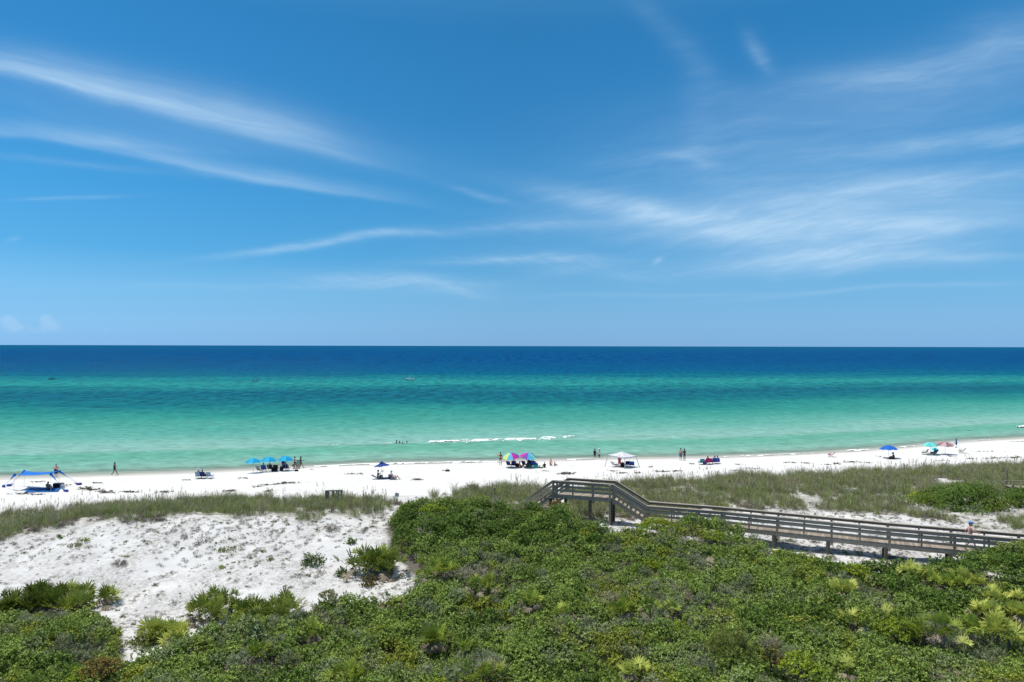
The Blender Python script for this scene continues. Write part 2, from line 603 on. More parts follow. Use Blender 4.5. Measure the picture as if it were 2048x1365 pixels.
# grassy ground: left crest band and the field behind the boardwalk
_grass_px_a = [(-250, 1052), (0, 1032), (150, 1020), (300, 1008), (500, 1002), (700, 1002), (770, 1005), (860, 1003), (900, 994), (985, 983), (1060, 978),
               (1100, 986), (1110, 1000), (1060, 1010), (900, 1016), (790, 1018), (760, 1034), (660, 1032), (560, 1032), (470, 1042), (380, 1034), (280, 1034), (180, 1050), (90, 1066), (0, 1088), (-250, 1135)]
GRASS_A = [tuple(at(u, v))[:2] for u, v in _grass_px_a]
_grass_px_b = [(1120, 990), (1200, 975), (1260, 968), (1400, 963), (1500, 956), (1700, 948), (1850, 941), (2048, 934), (2300, 926), (2500, 1020), (2200, 1085),
               (2048, 1066), (1900, 1048), (1780, 1030), (1600, 1020), (1400, 1022), (1300, 1036), (1230, 1046), (1150, 1040)]
GRASS_B = [tuple(at(u, v))[:2] for u, v in _grass_px_b]


def build_ground():
    def axis(lo, hi, step, far, k=1.35):
        mid = list(np.arange(lo, hi + 1e-6, step))
        a, d = [], step
        p = lo
        while p > -far:
            d *= k
            p -= d
            a.append(p)
        b, d = [], step
        p = hi
        while p < far:
            d *= k
            p += d
            b.append(p)
        return np.array(a[::-1] + mid + b)
    xs = axis(-90, 110, 0.5, 60000)
    ys = axis(10, 128, 0.5, 60000)
    X, Y = np.meshgrid(xs, ys)
    Z = H(X, Y)
    n, m = len(ys), len(xs)
    v = np.stack([X.ravel(), Y.ravel(), Z.ravel()], 1)
    i = np.arange(n - 1)[:, None] * m + np.arange(m - 1)[None, :]
    f = np.stack([i, i + 1, i + m + 1, i + m], -1).reshape(-1, 4)
    me = bpy.data.meshes.new("ground")
    me.vertices.add(len(v))
    me.vertices.foreach_set('co', v.ravel())
    me.loops.add(f.size)
    me.loops.foreach_set('vertex_index', f.ravel().astype(np.int32))
    me.polygons.add(len(f))
    me.polygons.foreach_set('loop_start', (np.arange(len(f)) * 4).astype(np.int32))
    me.polygons.foreach_set('use_smooth', np.ones(len(f), bool))
    me.update(calc_edges=True)
    xf, yf = X.ravel(), Y.ravel()
    s = sdist(xf, yf)

    def attr(name, val):
        a = me.attributes.new(name, 'FLOAT', 'POINT')
        a.data.foreach_set('value', val.astype(np.float32))

    inl = in_poly(xf, yf, SCRUB)
    near = (np.abs(xf) < 100) & (yf < 100)
    es = np.full(len(xf), 1e9)
    es[near] = edge_dist(xf[near], yf[near], SCRUB)
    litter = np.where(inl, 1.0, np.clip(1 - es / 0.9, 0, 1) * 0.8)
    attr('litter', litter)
    ga = in_poly(xf, yf, GRASS_A) | in_poly(xf, yf, GRASS_B)
    attr('grassy', ga.astype(float))
    # a strewn area: bare dune faces with dead bits
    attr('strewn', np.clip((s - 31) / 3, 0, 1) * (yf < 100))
    attr('shore', s)
    mtl = bpy.data.materials.new("white_sand")
    mtl.use_nodes = True
    t = NT(mtl.node_tree)
    P = t.n('ShaderNodeNewGeometry').outputs['Position']

    def A(nm):
        return t.n('ShaderNodeAttribute', attribute_name=nm).outputs['Fac']
    n1 = t.noise(P, 0.5, 4, 0.6)
    n2 = t.noise(P, 9.0, 4, 0.7)
    n3 = t.noise(P, 0.16, 3, 0.55)
    nf = t.noise(t.mapping(P, scale=(0.6, 1.4, 1)), 1.3, 5, 0.65)
    sand = t.ramp(n1, [(0.3, (0.60, 0.585, 0.56)), (0.7, (0.68, 0.67, 0.65))])
    dune = t.ramp(n1, [(0.3, (0.51, 0.503, 0.497)), (0.7, (0.655, 0.648, 0.64))])
    sand = t.mix(A('strewn'), sand, dune)
    debris_shade = t.math('MULTIPLY', t.math('MULTIPLY', t.smooth(t.noise(P, 0.22, 5, 0.7), 0.40, 0.62), t.smooth(t.noise(P, 4.0, 5, 0.75), 0.40, 0.60)), A('strewn'))  # shading among debris, painted into the sand colour as grey patches
    sand = t.mix(t.math('MULTIPLY', debris_shade, 0.8), sand, (0.27, 0.255, 0.235, 1))
    # dead stems and leaf bits strewn on the dune
    bits = t.math('MULTIPLY', t.smooth(n2, 0.58, 0.68), t.smooth(n3, 0.36, 0.62))
    bits = t.math('MULTIPLY', bits, A('strewn'))
    sand = t.mix(t.math('MULTIPLY', bits, 0.75), sand, (0.17, 0.15, 0.125, 1))
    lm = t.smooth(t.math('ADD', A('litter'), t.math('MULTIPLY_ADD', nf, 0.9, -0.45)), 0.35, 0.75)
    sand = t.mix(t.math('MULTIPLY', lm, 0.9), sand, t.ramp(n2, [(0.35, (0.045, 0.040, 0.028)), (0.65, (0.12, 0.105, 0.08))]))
    gm = t.math('MULTIPLY', A('grassy'), t.smooth(nf, 0.40, 0.60))
    sand = t.mix(t.math('MULTIPLY', gm, 0.65), sand, t.ramp(n2, [(0.35, (0.16, 0.15, 0.11)), (0.65, (0.36, 0.34, 0.28))]))
    # damp rim at the waterline
    sh = A('shore')
    shn = t.math('ADD', sh, t.math('MULTIPLY_ADD', t.noise(t.mapping(P, scale=(0.08, 0.3, 1)), 1.0, 4), 3.0, -1.5))
    wet = t.math('SUBTRACT', 1.0, t.smooth(shn, 0.6, 3.2))
    sand = t.mix(t.math('MULTIPLY', wet, 0.75), sand, (0.47, 0.44, 0.40, 1))
    bmp = t.n('ShaderNodeBump', ins={'Strength': 0.7, 'Distance': 0.10, 'Height': t.noise(P, 2.2, 4, 0.6)})
    bs = t.n('ShaderNodeBsdfPrincipled', ins={'Base Color': sand, 'Roughness': 0.95, 'Specular IOR Level': 0.1, 'Normal': bmp.outputs[0]})
    out = t.n('ShaderNodeOutputMaterial')
    mtl.node_tree.links.new(bs.outputs[0], out.inputs[0])
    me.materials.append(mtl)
    o = bpy.data.objects.new("ground", me)
    COL.objects.link(o)
    tag(o, kind='structure')


build_ground()


# ------------------------------------------------------------------ sea
def wave_ridge(x, d):
    """height of the small breaker lines running along the shore, d metres out"""
    z = np.zeros_like(d)
    for c0, amp, w, xa, xb, sl in ((20.0, 0.26, 1.2, -42, 13, 0.02), (24.5, 0.20, 1.6, -12, 40, 0.03), (11.5, 0.12, 1.2, -60, 60, 0.01), (33.0, 0.14, 1.8, 8, 70, 0.0), (46, 0.12, 2.2, -50, 70, 0.0)):
        c = c0 + sl * x + 0.8 * np.sin(x * 0.13 + c0) + 0.4 * np.sin(x * 0.31 + 2 * c0)
        env = np.clip((x - xa) / 8, 0, 1) * np.clip((xb - x) / 8, 0, 1)
        q = (d - c)
        z += amp * env * np.exp(-np.where(q < 0, (q / (0.55 * w)) ** 2, (q / (1.6 * w)) ** 2))
    return z


def depth_coord(x, y):
    """distance out along the bars, which straighten away from the beach"""
    sy = shore_y(x)
    d0 = y - sy
    k = np.interp(d0, [0, 30, 200, 1500], [1.0, 0.95, 0.42, 0.0])
    return y - (100.0 + (sy - 100.0) * k)


def build_water():
    ds = list(np.arange(-2.0, 60, 0.45))
    d, st = ds[-1], 0.45
    while d < 70000:
        st *= 1.035
        d += st
        ds.append(d)
    ds = np.array(ds)
    xi = np.linspace(-1, 1, 161)
    D, XI = np.meshgrid(ds, xi, indexing='ij')
    HW = 170 + 1.6 * np.maximum(D, 0)
    X = XI * HW
    Y = shore_y(X) + D
    Z = wave_ridge(X, D)
    n, m = D.shape
    v = np.stack([X.ravel(), Y.ravel(), Z.ravel()], 1)
    i = np.arange(n - 1)[:, None] * m + np.arange(m - 1)[None, :]
    f = np.stack([i, i + 1, i + m + 1, i + m], -1).reshape(-1, 4)
    me = bpy.data.meshes.new("sea")
    me.from_pydata(v.tolist(), [], f.tolist())
    me.polygons.foreach_set('use_smooth', np.ones(len(f), bool))
    a = me.attributes.new('depth', 'FLOAT', 'POINT')
    a.data.foreach_set('value', (np.log(1 + np.maximum(depth_coord(X, Y), 0) / 3.0) / math.log(1 + 5000 / 3.0)).ravel().astype(np.float32))
    a = me.attributes.new('out', 'FLOAT', 'POINT')
    a.data.foreach_set('value', D.ravel().astype(np.float32))

    mtl = bpy.data.materials.new("sea_water")
    mtl.use_nodes = True
    t = NT(mtl.node_tree)
    P = t.n('ShaderNodeNewGeometry').outputs['Position']

    def A(nm):
        return t.n('ShaderNodeAttribute', attribute_name=nm).outputs['Fac']

    def lt(dm):
        return math.log(1 + dm / 3.0) / math.log(1 + 5000 / 3.0)
    # body colour of the water over sand, bars and deep bottom
    stops = [(0, '#c6d3c4'), (3, '#abcfbe'), (9, '#8dc6b4'), (16, '#74bda6'), (19, '#78bfa9'), (23, '#98cbbe'), (30, '#8fc9bc'), (38, '#78c0b1'), (52, '#5db3a4'), (70, '#43a597'),
             (89, '#2d938f'), (113, '#1a7a85'), (150, '#176d82'), (182, '#21848c'), (212, '#309b9a'), (245, '#258d94'), (300, '#08708c'), (380, '#036190'), (700, '#00568e'), (1500, '#00568f'), (5000, '#00608f')]
    stops = [s for s in stops]
    pos = A('depth')
    wander = t.noise(t.mapping(P, scale=(0.012, 0.03, 1)), 1.0, 4, 0.6)
    wander2 = t.noise(t.mapping(P, scale=(0.04, 0.22, 1)), 1.0, 3, 0.6)
    pos = t.math('ADD', pos, t.math('MULTIPLY_ADD', wander, 0.075, -0.0375))
    pos = t.math('ADD', pos, t.math('MULTIPLY_ADD', wander2, 0.022, -0.011))
    K = 0.60
    col = t.ramp(pos, [(lt(dm), hexl(h, K)) for dm, h in stops])
    # ripples: long crests, coarser ones carry the far water
    def rip(sx, sy, det=3.0, dist=0.3):
        return t.noise(t.mapping(P, rot=(0, 0, R(-9)), scale=(sx, sy, 1)), 1.0, det, 0.6, dist)
    r1 = rip(0.9, 2.8)
    r2 = rip(0.16, 0.62)
    r3 = rip(0.035, 0.13)
    outd = A('out')
    far = t.smooth(outd, 40, 400)
    h = t.math('ADD', t.math('MULTIPLY', r1, 0.16), t.math('MULTIPLY', r2, t.math('MULTIPLY_ADD', far, 0.9, 0.32)))
    h = t.math('ADD', h, t.math('MULTIPLY', r3, t.math('MULTIPLY', far, 3.0)))
    bmp = t.n('ShaderNodeBump', ins={'Strength': 1.0, 'Distance': 1.0, 'Height': h})
    # light and shade of the ripples, painted into the water colour as flecks
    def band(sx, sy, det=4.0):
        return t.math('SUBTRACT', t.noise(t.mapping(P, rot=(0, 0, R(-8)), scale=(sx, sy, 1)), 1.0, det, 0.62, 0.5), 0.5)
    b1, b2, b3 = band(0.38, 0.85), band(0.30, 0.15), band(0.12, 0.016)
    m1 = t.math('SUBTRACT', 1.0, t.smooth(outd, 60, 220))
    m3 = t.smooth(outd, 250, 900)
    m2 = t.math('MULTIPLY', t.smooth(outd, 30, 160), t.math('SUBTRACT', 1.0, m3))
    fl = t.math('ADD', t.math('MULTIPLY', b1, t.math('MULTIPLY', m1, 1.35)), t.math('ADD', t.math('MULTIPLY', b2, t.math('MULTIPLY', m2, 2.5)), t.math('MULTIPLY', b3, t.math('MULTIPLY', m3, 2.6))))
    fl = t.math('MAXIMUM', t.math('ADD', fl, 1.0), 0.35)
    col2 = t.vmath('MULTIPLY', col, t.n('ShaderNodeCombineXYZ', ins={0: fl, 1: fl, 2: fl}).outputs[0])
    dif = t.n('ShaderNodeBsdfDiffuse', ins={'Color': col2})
    glo = t.n('ShaderNodeBsdfGlossy', ins={'Color': (0.9, 0.9, 0.9, 1), 'Roughness': 0.12, 'Normal': bmp.outputs[0]})
    fre = t.n('ShaderNodeFresnel', ins={'IOR': 1.33, 'Normal': bmp.outputs[0]})
    fac = t.math('MINIMUM', t.math('MULTIPLY', fre.outputs[0], 0.30), 0.055)
    mx = t.n('ShaderNodeMixShader', ins={0: fac, 1: dif.outputs[0], 2: glo.outputs[0]})
    # the last hand's breadth of water over the sand is clear
    edge = t.math('ADD', outd, t.math('MULTIPLY_ADD', t.noise(t.mapping(P, scale=(0.1, 0.4, 1)), 1.0, 4), 5.0, -2.5))
    tr = t.n('ShaderNodeBsdfTransparent')
    clear = t.math('SUBTRACT', 1.0, t.smooth(edge, -0.5, 7.5))
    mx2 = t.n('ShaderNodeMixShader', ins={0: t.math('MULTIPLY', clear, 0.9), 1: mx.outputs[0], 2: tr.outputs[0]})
    out = t.n('ShaderNodeOutputMaterial')
    mtl.node_tree.links.new(mx2.outputs[0], out.inputs[0])
    me.materials.append(mtl)
    o = bpy.data.objects.new("sea", me)
    COL.objects.link(o)
    tag(o, kind='structure')


build_water()


def build_foam():
    """broken white water: ragged raised strips lying on the crests and along the beach"""
    mb = MB()
    r = np.random.default_rng(5)

    def strip(pts, width, z0, lift, thr, st=0.22):
        # pts: world xy line; a lattice along it whose cells survive where the noise is high
        pts = np.array([(p[0], p[1]) for p in pts])
        seg = np.hypot(*np.diff(pts, axis=0).T)
        L = np.concatenate([[0], np.cumsum(seg)])
        na = max(int(L[-1] / st), 2)
        la = np.linspace(0, L[-1], na)
        cx = np.interp(la, L, pts[:, 0])
        cy = np.interp(la, L, pts[:, 1])
        nb = max(int(width / st), 3)
        b = np.linspace(-0.5, 0.5, nb)
        w = width * (0.45 + 0.55 * np.sin(PI * la / L[-1])[:, None] ** 0.5 * (1 + 0.5 * fuzz(la, la * 0, 0.5, 7)[:, None]))
        X = cx[:, None] + 0 * b[None, :]
        Y = cy[:, None] + b[None, :] * w + 0.25 * fuzz(cx, cy, 0.7, 8)[:, None]
        f = fuzz(X, Y * 2.0, 1.3, 9) + 0.6 * fuzz(X, Y, 4.0, 10)
        Z = z0 + lift * (1 - (2 * b[None, :]) ** 2) * (0.6 + 0.4 * f) + r.uniform(0, 0.03, X.shape)
        dd = Y - shore_y(X)
        Z = np.maximum(Z, wave_ridge(X, dd) + 0.02) if z0 == 0 else Z
        keep = (f[:-1, :-1] + 1.2 * (1 - np.abs(2 * b[None, :-1]) ** 2)) > thr
        V = np.stack([X, Y, Z], -1).reshape(-1, 3)
        fs = []
        for i in range(na - 1):
            for j in range(nb - 1):
                if keep[i, j]:
                    k = i * nb + j
                    fs.append((k, k + nb, k + nb + 1, k + 1))
        if fs:
            mb.add(V, fs)

    def w2(lst, z=0.0):
        return [xyz_at(u, v, z) for u, v in lst]
    strip(w2([(858, 883.5), (920, 882), (985, 881.5), (1010, 880), (1072, 877.5)], 0.1), 3.6, 0.0, 0.20, 0.85)
    strip(w2([(850, 886.5), (930, 885.5), (1040, 883.0), (1100, 881)], 0.05), 3.0, 0.0, 0.05, 1.55)
    strip(w2([(1078, 877.5), (1112, 876.0)], 0.1), 2.4, 0.0, 0.16, 0.75)
    strip(w2([(1118, 875), (1150, 873.5)], 0.1), 1.2, 0.0, 0.1, 0.9)
    strip(w2([(755, 888), (790, 886)], 0.1), 1.2, 0.0, 0.1, 0.75)
    strip(w2([(640, 890), (690, 888)], 0.1), 0.8, 0.0, 0.08, 1.0)
    strip(w2([(2036, 854), (2060, 852)], 0.2), 1.8, 0.15, 0.2, 0.5)
    strip(w2([(1935, 861), (1945, 860.5)], 0.1), 0.8, 0.05, 0.1, 0.7)
    strip(w2([(845, 853), (858, 852)], 0.1), 0.8, 0.05, 0.1, 0.7)
    # thin swash rim
    strip(w2([(630, 932.5), (700, 930.2), (800, 927.0), (900, 925.2), (1010, 923.4)], 0.02), 1.3, 0.03, 0.07, 0.15, 0.3)
    strip(w2([(1130, 920.0), (1190, 919.0)], 0.02), 1.0, 0.03, 0.05, 0.35, 0.3)
    strip(w2([(1690, 902.5), (1740, 899.2)], 0.02), 1.3, 0.03, 0.06, 0.4, 0.3)
    strip(w2([(1795, 896.5), (1830, 892.7)], 0.02), 0.8, 0.03, 0.05, 0.7, 0.3)
    strip(w2([(1440, 914.6), (1640, 906.6)], 0.02), 0.9, 0.03, 0.05, 0.7, 0.3)
    strip(w2([(1890, 887), (1990, 880)], 0.02), 0.7, 0.03, 0.05, 0.9, 0.3)
    o = mb.build("foam", mat("foam_white", (0.86, 0.88, 0.88), 0.8, 0.04))
    tag(o, kind='stuff')


build_foam()


# ------------------------------------------------------------------ timber
def wood_mat(name, a, b, c):
    m = bpy.data.materials.new(name)
    m.use_nodes = True
    t = NT(m.node_tree)
    p = t.n('ShaderNodeTexCoord').outputs['Object']
    tint = t.n('ShaderNodeAttribute', attribute_name='tint').outputs['Fac']
    n1 = t.noise(t.mapping(p, scale=(0.9, 2.2, 14)), 1.0, 5, 0.65, 0.4)
    n2 = t.noise(p, 0.8, 3, 0.6)
    f = t.math('ADD', t.math('MULTIPLY', n1, 0.5), t.math('ADD', t.math('MULTIPLY', n2, 0.25), t.math('MULTIPLY', tint, 0.3)))
    col = t.ramp(f, [(0.25, a), (0.5, b), (0.8, c)])
    bs = t.n('ShaderNodeBsdfPrincipled', ins={'Base Color': col, 'Roughness': 0.85, 'Specular IOR Level': 0.2})
    out = t.n('ShaderNodeOutputMaterial')
    m.node_tree.links.new(bs.outputs[0], out.inputs[0])
    return m


WOOD = wood_mat("weathered_timber", (0.165, 0.130, 0.098), (0.275, 0.232, 0.185), (0.44, 0.395, 0.335))
PILE = wood_mat("treated_pile_timber", (0.06, 0.055, 0.035), (0.10, 0.09, 0.06), (0.17, 0.15, 0.11))


def V3(p, z):
    return Vector((p[0], p[1], z))


def build_boardwalk():
    root = empty("boardwalk", (8.0, 51.0, 4.0))
    tag(root, "grey weathered timber boardwalk with rails, stairs and a raised landing over the dunes", "boardwalk")
    off = Vector((8.0, 51.0, 4.0))
    A, B, C, D, E, G = (Vector(p) for p in ((10.05, 50.65, 4.12), (15.2, 49.45, 4.0), (18.6, 47.9, 4.0), (24.9, 45.05, 4.0), (31.5, 42.0, 4.12), (45.5, 35.6, 4.4)))
    n = Vector((0.418, 0.908, 0)) * 1.42
    FL, FR, BR, BL = Vector((3.2, 52.6, 5.6)), Vector((7.6, 51.1, 5.6)), Vector((8.0, 52.45, 5.6)), Vector((4.45, 53.55, 5.6))
    Ab = A + Vector((0.42, 1.35, 0))
    sd_ = Vector((-0.57, 0.82, -0.6)) * 6.2
    LF, LB = FL + sd_, BL + sd_
    front = [LF, FL, FR, A, B, C, D, E, G]
    back = [LB, BL, BR, Ab, B + n, C + n, D + n, E + n, G + n]
    rr = random.Random(3)
    # deck planks
    mb = MB()

    def planks(f0, f1, b0, b1):
        k = max(int((f1 - f0).length / 0.15), 1)
        for i in range(k):
            a, c = i / k, (i + 0.93) / k
            p = [f0.lerp(f1, a), f0.lerp(f1, c), b0.lerp(b1, c), b0.lerp(b1, a)]
            top = [q - off + Vector((0, 0, rr.uniform(-0.004, 0.004))) for q in p]
            bot = [q - Vector((0, 0, 0.04)) for q in top]
            mb.add([tuple(q) for q in bot + top], [(3, 2, 1, 0), (4, 5, 6, 7), (0, 1, 5, 4), (1, 2, 6, 5), (2, 3, 7, 6), (3, 0, 4, 7)], 0, rr.random())
    planks(FL, FR, BL, BR)
    mb.build("deck", WOOD, root)
    mb = MB()
    for i in range(3, 8):
        planks(front[i], front[i + 1], back[i], back[i + 1])
    mb.build("deck", WOOD, root)
    # stair treads
    for f0, f1, b0, b1, k in ((FR, A, BR, Ab, 8), (FL, LF, BL, LB, 20)):
        tb = MB()
        for i in range(1, k):
            q = (i - 0.5) / k
            pf, pb = f0.lerp(f1, q), b0.lerp(b1, q)
            z = f0.z + (f1.z - f0.z) * i / k
            tb.beam(V3(pf, z) - off, V3(pb, z) - off, 0.28, 0.045, tint=rr.random())
        st = tb.build("stair_treads", WOOD, root)
        tb2 = MB()
        for p, q in ((f0, f1), (b0, b1)):
            tb2.beam(p - off - Vector((0, 0, 0.16)), q - off - Vector((0, 0, 0.16)), 0.05, 0.28, tint=0.3)
        tb2.build("stair_stringers", WOOD, st)
    # rails along both sides
    for line, sgn in ((front, -1), (back, 1)):
        for i in range(len(line) - 1):
            p, q = line[i] - off, line[i + 1] - off
            stair = i in (0, 2)
            d = (q - p).normalized()
            side = Vector((d.y, -d.x, 0)).normalized() * (0.05 if sgn < 0 else -0.05)
            cb = MB()
            cb.beam(p + Vector((0, 0, 1.05)) - d * 0.02, q + Vector((0, 0, 1.05)) + d * 0.02, 0.24, 0.045, tint=rr.uniform(0.6, 1.0))
            cb.build("handrail", WOOD, root)
            for h in (0.93, 0.64, 0.34):
                rb = MB()
                rb.beam(p + Vector((0, 0, h)) + side * 1.6, q + Vector((0, 0, h)) + side * 1.6, 0.04, 0.165 if h < 0.9 else 0.16, tint=rr.uniform(0.1, 0.7))
                rb.build("side_rail", WOOD, root)
            if not stair:
                eb = MB()
                eb.beam(p - Vector((0, 0, 0.16)) + side * 0.3, q - Vector((0, 0, 0.16)) + side * 0.3, 0.05, 0.24, tint=rr.uniform(0.2, 0.6))
                eb.build("edge_joist", WOOD, root)
            L = (q - p).length
            k = max(int(round(L / 1.72)), 1)
            if stair and i == 2:
                k = 2
            for j in range(k + (1 if i == len(line) - 2 else 0)):
                c = p.lerp(q, j / k)
                main = (j % 2 == 0)
                w = 0.15 if main else 0.06
                pb = MB()
                pb.beam(c + Vector((0, 0, -0.42 if main else -0.12)), c + Vector((0, 0, 1.02)), w, w if main else 0.10, up=(d.x, d.y, 0), tint=rr.uniform(0.1, 0.6))
                pb.build("post" if main else "baluster", WOOD, root)
                if main:
                    wd = c + off
                    g = float(H(np.array([wd.x]), np.array([wd.y]))[0])
                    inn = Vector((d.x, d.y, 0)) * -0.22
                    if wd.z - 0.4 - g > 0.12:
                        tb = MB()
                        tb.tube([c + inn + Vector((0, 0, g - wd.z - 0.5)), c + inn + Vector((0, 0, -0.29))], 0.13, 10, tint=rr.random())
                        tb.build("pile", PILE, root, smooth=False)
    # doubled corner posts of the landing
    for c in (FL, FR):
        pb = MB()
        cc = c - off + Vector((0.28 if c is FL else -0.28, -0.10, 0))
        g = float(H(np.array([c.x]), np.array([c.y]))[0])
        pb.beam(cc + Vector((0, 0, g - c.z - 0.3)), cc + Vector((0, 0, 1.0)), 0.14, 0.14, up=(1, 0, 0), tint=0.3)
        pb.build("post", WOOD, root)


build_boardwalk()


def build_side_walk():
    """the neighbouring walkway that just enters the picture on the right"""
    o = Vector((46.2, 63.0, 4.0))
    root = empty("boardwalk", o)
    tag(root, "low grey timber walkway entering beside the shrub mound at the far right", "boardwalk")
    d = Vector((0.97, -0.24, 0))
    n = Vector((0.24, 0.97, 0)) * 1.5
    mb = MB()
    for i in range(90):
        mb.beam(d * (i * 0.16), d * (i * 0.16) + n, 0.145, 0.04, tint=random.random())
    mb.build("deck", WOOD, root)
    for s in (Vector((0, 0, 0)), n):
        e = MB()
        e.beam(s + Vector((0, 0, -0.16)), s + d * 14.3 + Vector((0, 0, -0.16)), 0.06, 0.24, tint=0.2)
        e.build("edge_joist", WOOD, root)
        e = MB()
        e.beam(s + Vector((0, 0, 0.42)), s + d * 14.3 + Vector((0, 0, 0.42)), 0.14, 0.05, tint=0.4)
        e.build("handrail", WOOD, root)
        for k in range(6):
            e = MB()
            e.beam(s + d * (k * 2.8) + Vector((0, 0, -1.6)), s + d * (k * 2.8) + Vector((0, 0, 0.40)), 0.14, 0.14, up=(1, 0, 0), tint=0.3)
            e.build("post", WOOD, root)


build_side_walk()


def wooden_post(u, v, top, w, label, m=WOOD, group=None):
    p = at(u, v)
    mb = MB()
    mb.tube([(0, 0, -0.4), (0.01, 0, top * 0.6), (0.0, 0.01, top - 0.02), (0, 0.01, top)], [w / 2, w / 2, w / 2, w / 2.3], 9, tint=0.2)
    o = mb.build("post", m)
    o.name = "wooden_post"
    o.location = p
    tag(o, label, "post", group)
    return o


wooden_post(727, 1007, 0.72, 0.13, "short dark post in the dune grass, between the timber frame and the sign", PILE)
wooden_post(817, 1013, 0.50, 0.10, "thin short post at the top edge of the dark shrubs, right of the sign", PILE)
wooden_post(989, 997, 0.95, 0.20, "grey round post standing in grass left of the boardwalk stairs")
wooden_post(1810, 982, 1.15, 0.10, "slim dark stake in the grass left of the big shrub mound", PILE)
pp = wooden_post(2014, 972, 1.6, 0.16, "tall grey post at the end of the right hand walkway")


def build_frame():
    p = at(668, 1008)
    root = empty("timber_frame", p)
    tag(root, "weathered timber frame of uprights under a top beam in dune grass", "timber frame")
    S = 0.047
    mb = MB()
    mb.beam((-0.72, 0, 1.05), (0.70, 0.05, 1.07), 0.16, 0.09, tint=0.2)
    mb.build("top_beam", WOOD, root)
    for x, w, tnt in ((-0.56, 0.33, 0.1), (-0.08, 0.16, 0.3), (0.20, 0.10, 0.3), (0.36, 0.10, 0.9), (0.62, 0.13, 0.2)):
        mb = MB()
        mb.beam((x, 0.02, -0.4), (x, 0.02, 1.01), w, 0.07, up=(0, 1, 0), tint=tnt)
        mb.build("upright", WOOD, root)


build_frame()


def build_sign():
    p = at(794, 1010)
    root = empty("warning_sign", p)
    tag(root, "small pale square sign on a thin post at the dune edge", "sign")
    mb = MB()
    mb.beam((0, 0, -0.3), (0, 0, 0.95), 0.05, 0.05, up=(1, 0, 0), tint=0.3)
    mb.build("post", WOOD, root)
    mb = MB()
    mb.box((0, -0.035, 0.82), (0.34, 0.02, 0.30))
    pn = mb.build("panel", mat("sign_face", (0.55, 0.55, 0.54), 0.5), root, bevel=0.004)
    mb = MB()
    for i, (z, w) in enumerate(((0.91, 0.24), (0.86, 0.20), (0.80, 0.26), (0.75, 0.22))):
        mb.box((0, -0.048, z), (w, 0.004, 0.018))
    mb.build("faded_print", mat("sign_ink", (0.16, 0.16, 0.17), 0.6), pn)


build_sign()

# ------------------------------------------------------------------ cloth, metal and skin colours
NAVY = mat("navy_fabric", (0.012, 0.02, 0.10), 0.8)
BLACK = mat("black_fabric", (0.012, 0.012, 0.016), 0.8)
WHITE = mat("white_fabric", (0.72, 0.72, 0.74), 0.8, 0.06)
GREYF = mat("grey_fabric", (0.11, 0.12, 0.11), 0.8)
SANDF = mat("stone_grey_fabric", (0.36, 0.34, 0.31), 0.8)
TEAL = mat("teal_fabric", (0.02, 0.20, 0.26), 0.8)
MAGENTA = mat("magenta_fabric", (0.33, 0.01, 0.13), 0.8)
ROSE = mat("raspberry_fabric", (0.26, 0.008, 0.04), 0.8)
RED = mat("red_fabric", (0.40, 0.03, 0.06), 0.8)
ROYAL = mat("royal_blue_fabric", (0.02, 0.06, 0.32), 0.8)
BLUEC = mat("bright_blue_fabric", (0.01, 0.17, 0.62), 0.75, 0.1, trans=0.15)
TURQ = mat("turquoise_canopy_cloth", (0.003, 0.34, 0.62), 0.7, 0.06, trans=0.2)
TURQ2 = mat("light_turquoise_canopy_cloth", (0.006, 0.43, 0.68), 0.7, 0.06, trans=0.2)
AQUA = mat("aqua_canopy_cloth", (0.08, 0.55, 0.60), 0.7, 0.06, trans=0.2)
PINKW = mat("pale_pink_canopy_cloth", (0.55, 0.40, 0.42), 0.7, 0.06, trans=0.2)
PINKS = mat("dusty_rose_canopy_cloth", (0.32, 0.16, 0.19), 0.7, 0.06, trans=0.2)
DENIM = mat("navy_canopy_cloth", (0.018, 0.05, 0.24), 0.75, 0.1, trans=0.1)
COBALT = mat("cobalt_canopy_cloth", (0.005, 0.13, 0.55), 0.7, 0.06, trans=0.15)
YELL = mat("yellow_canopy_cloth", (0.68, 0.70, 0.20), 0.7, 0.06, trans=0.2)
LIME = mat("mint_canopy_cloth", (0.22, 0.70, 0.55), 0.7, 0.06, trans=0.2)
VIOL = mat("violet_canopy_cloth", (0.22, 0.08, 0.42), 0.7, 0.06, trans=0.2)
FUCH = mat("fuchsia_canopy_cloth", (0.62, 0.03, 0.38), 0.7, 0.06, trans=0.2)
INDI = mat("indigo_canopy_cloth", (0.05, 0.05, 0.30), 0.7, 0.06, trans=0.2)
SKYB = mat("sky_blue_canopy_cloth", (0.12, 0.50, 0.75), 0.7, 0.06, trans=0.2)
STEEL = mat("pale_metal_tube", (0.45, 0.46, 0.48), 0.35, 0.05)
DARKM = mat("dark_metal_tube", (0.04, 0.04, 0.045), 0.4, 0.05)
SKIN_A = mat("fair_skin", (0.56, 0.33, 0.25), 0.6, 0.05)
SKIN_B = mat("tanned_skin", (0.40, 0.20, 0.13), 0.6, 0.05)
SKIN_C = mat("brown_skin", (0.16, 0.08, 0.05), 0.6, 0.05)
HAIR_D = mat("dark_hair", (0.015, 0.011, 0.009), 0.6)
HAIR_B = mat("brown_hair", (0.06, 0.035, 0.02), 0.6)
HAIR_G = mat("grey_hair", (0.25, 0.24, 0.23), 0.7)
STRAW = mat("straw_weave", (0.55, 0.46, 0.30), 0.8)
GREEN = mat("green_fabric", (0.03, 0.10, 0.06), 0.8)
PURPLE = mat("purple_fabric", (0.09, 0.05, 0.14), 0.8)
EYEM = mat("eye_dark", (0.01, 0.01, 0.01), 0.3)
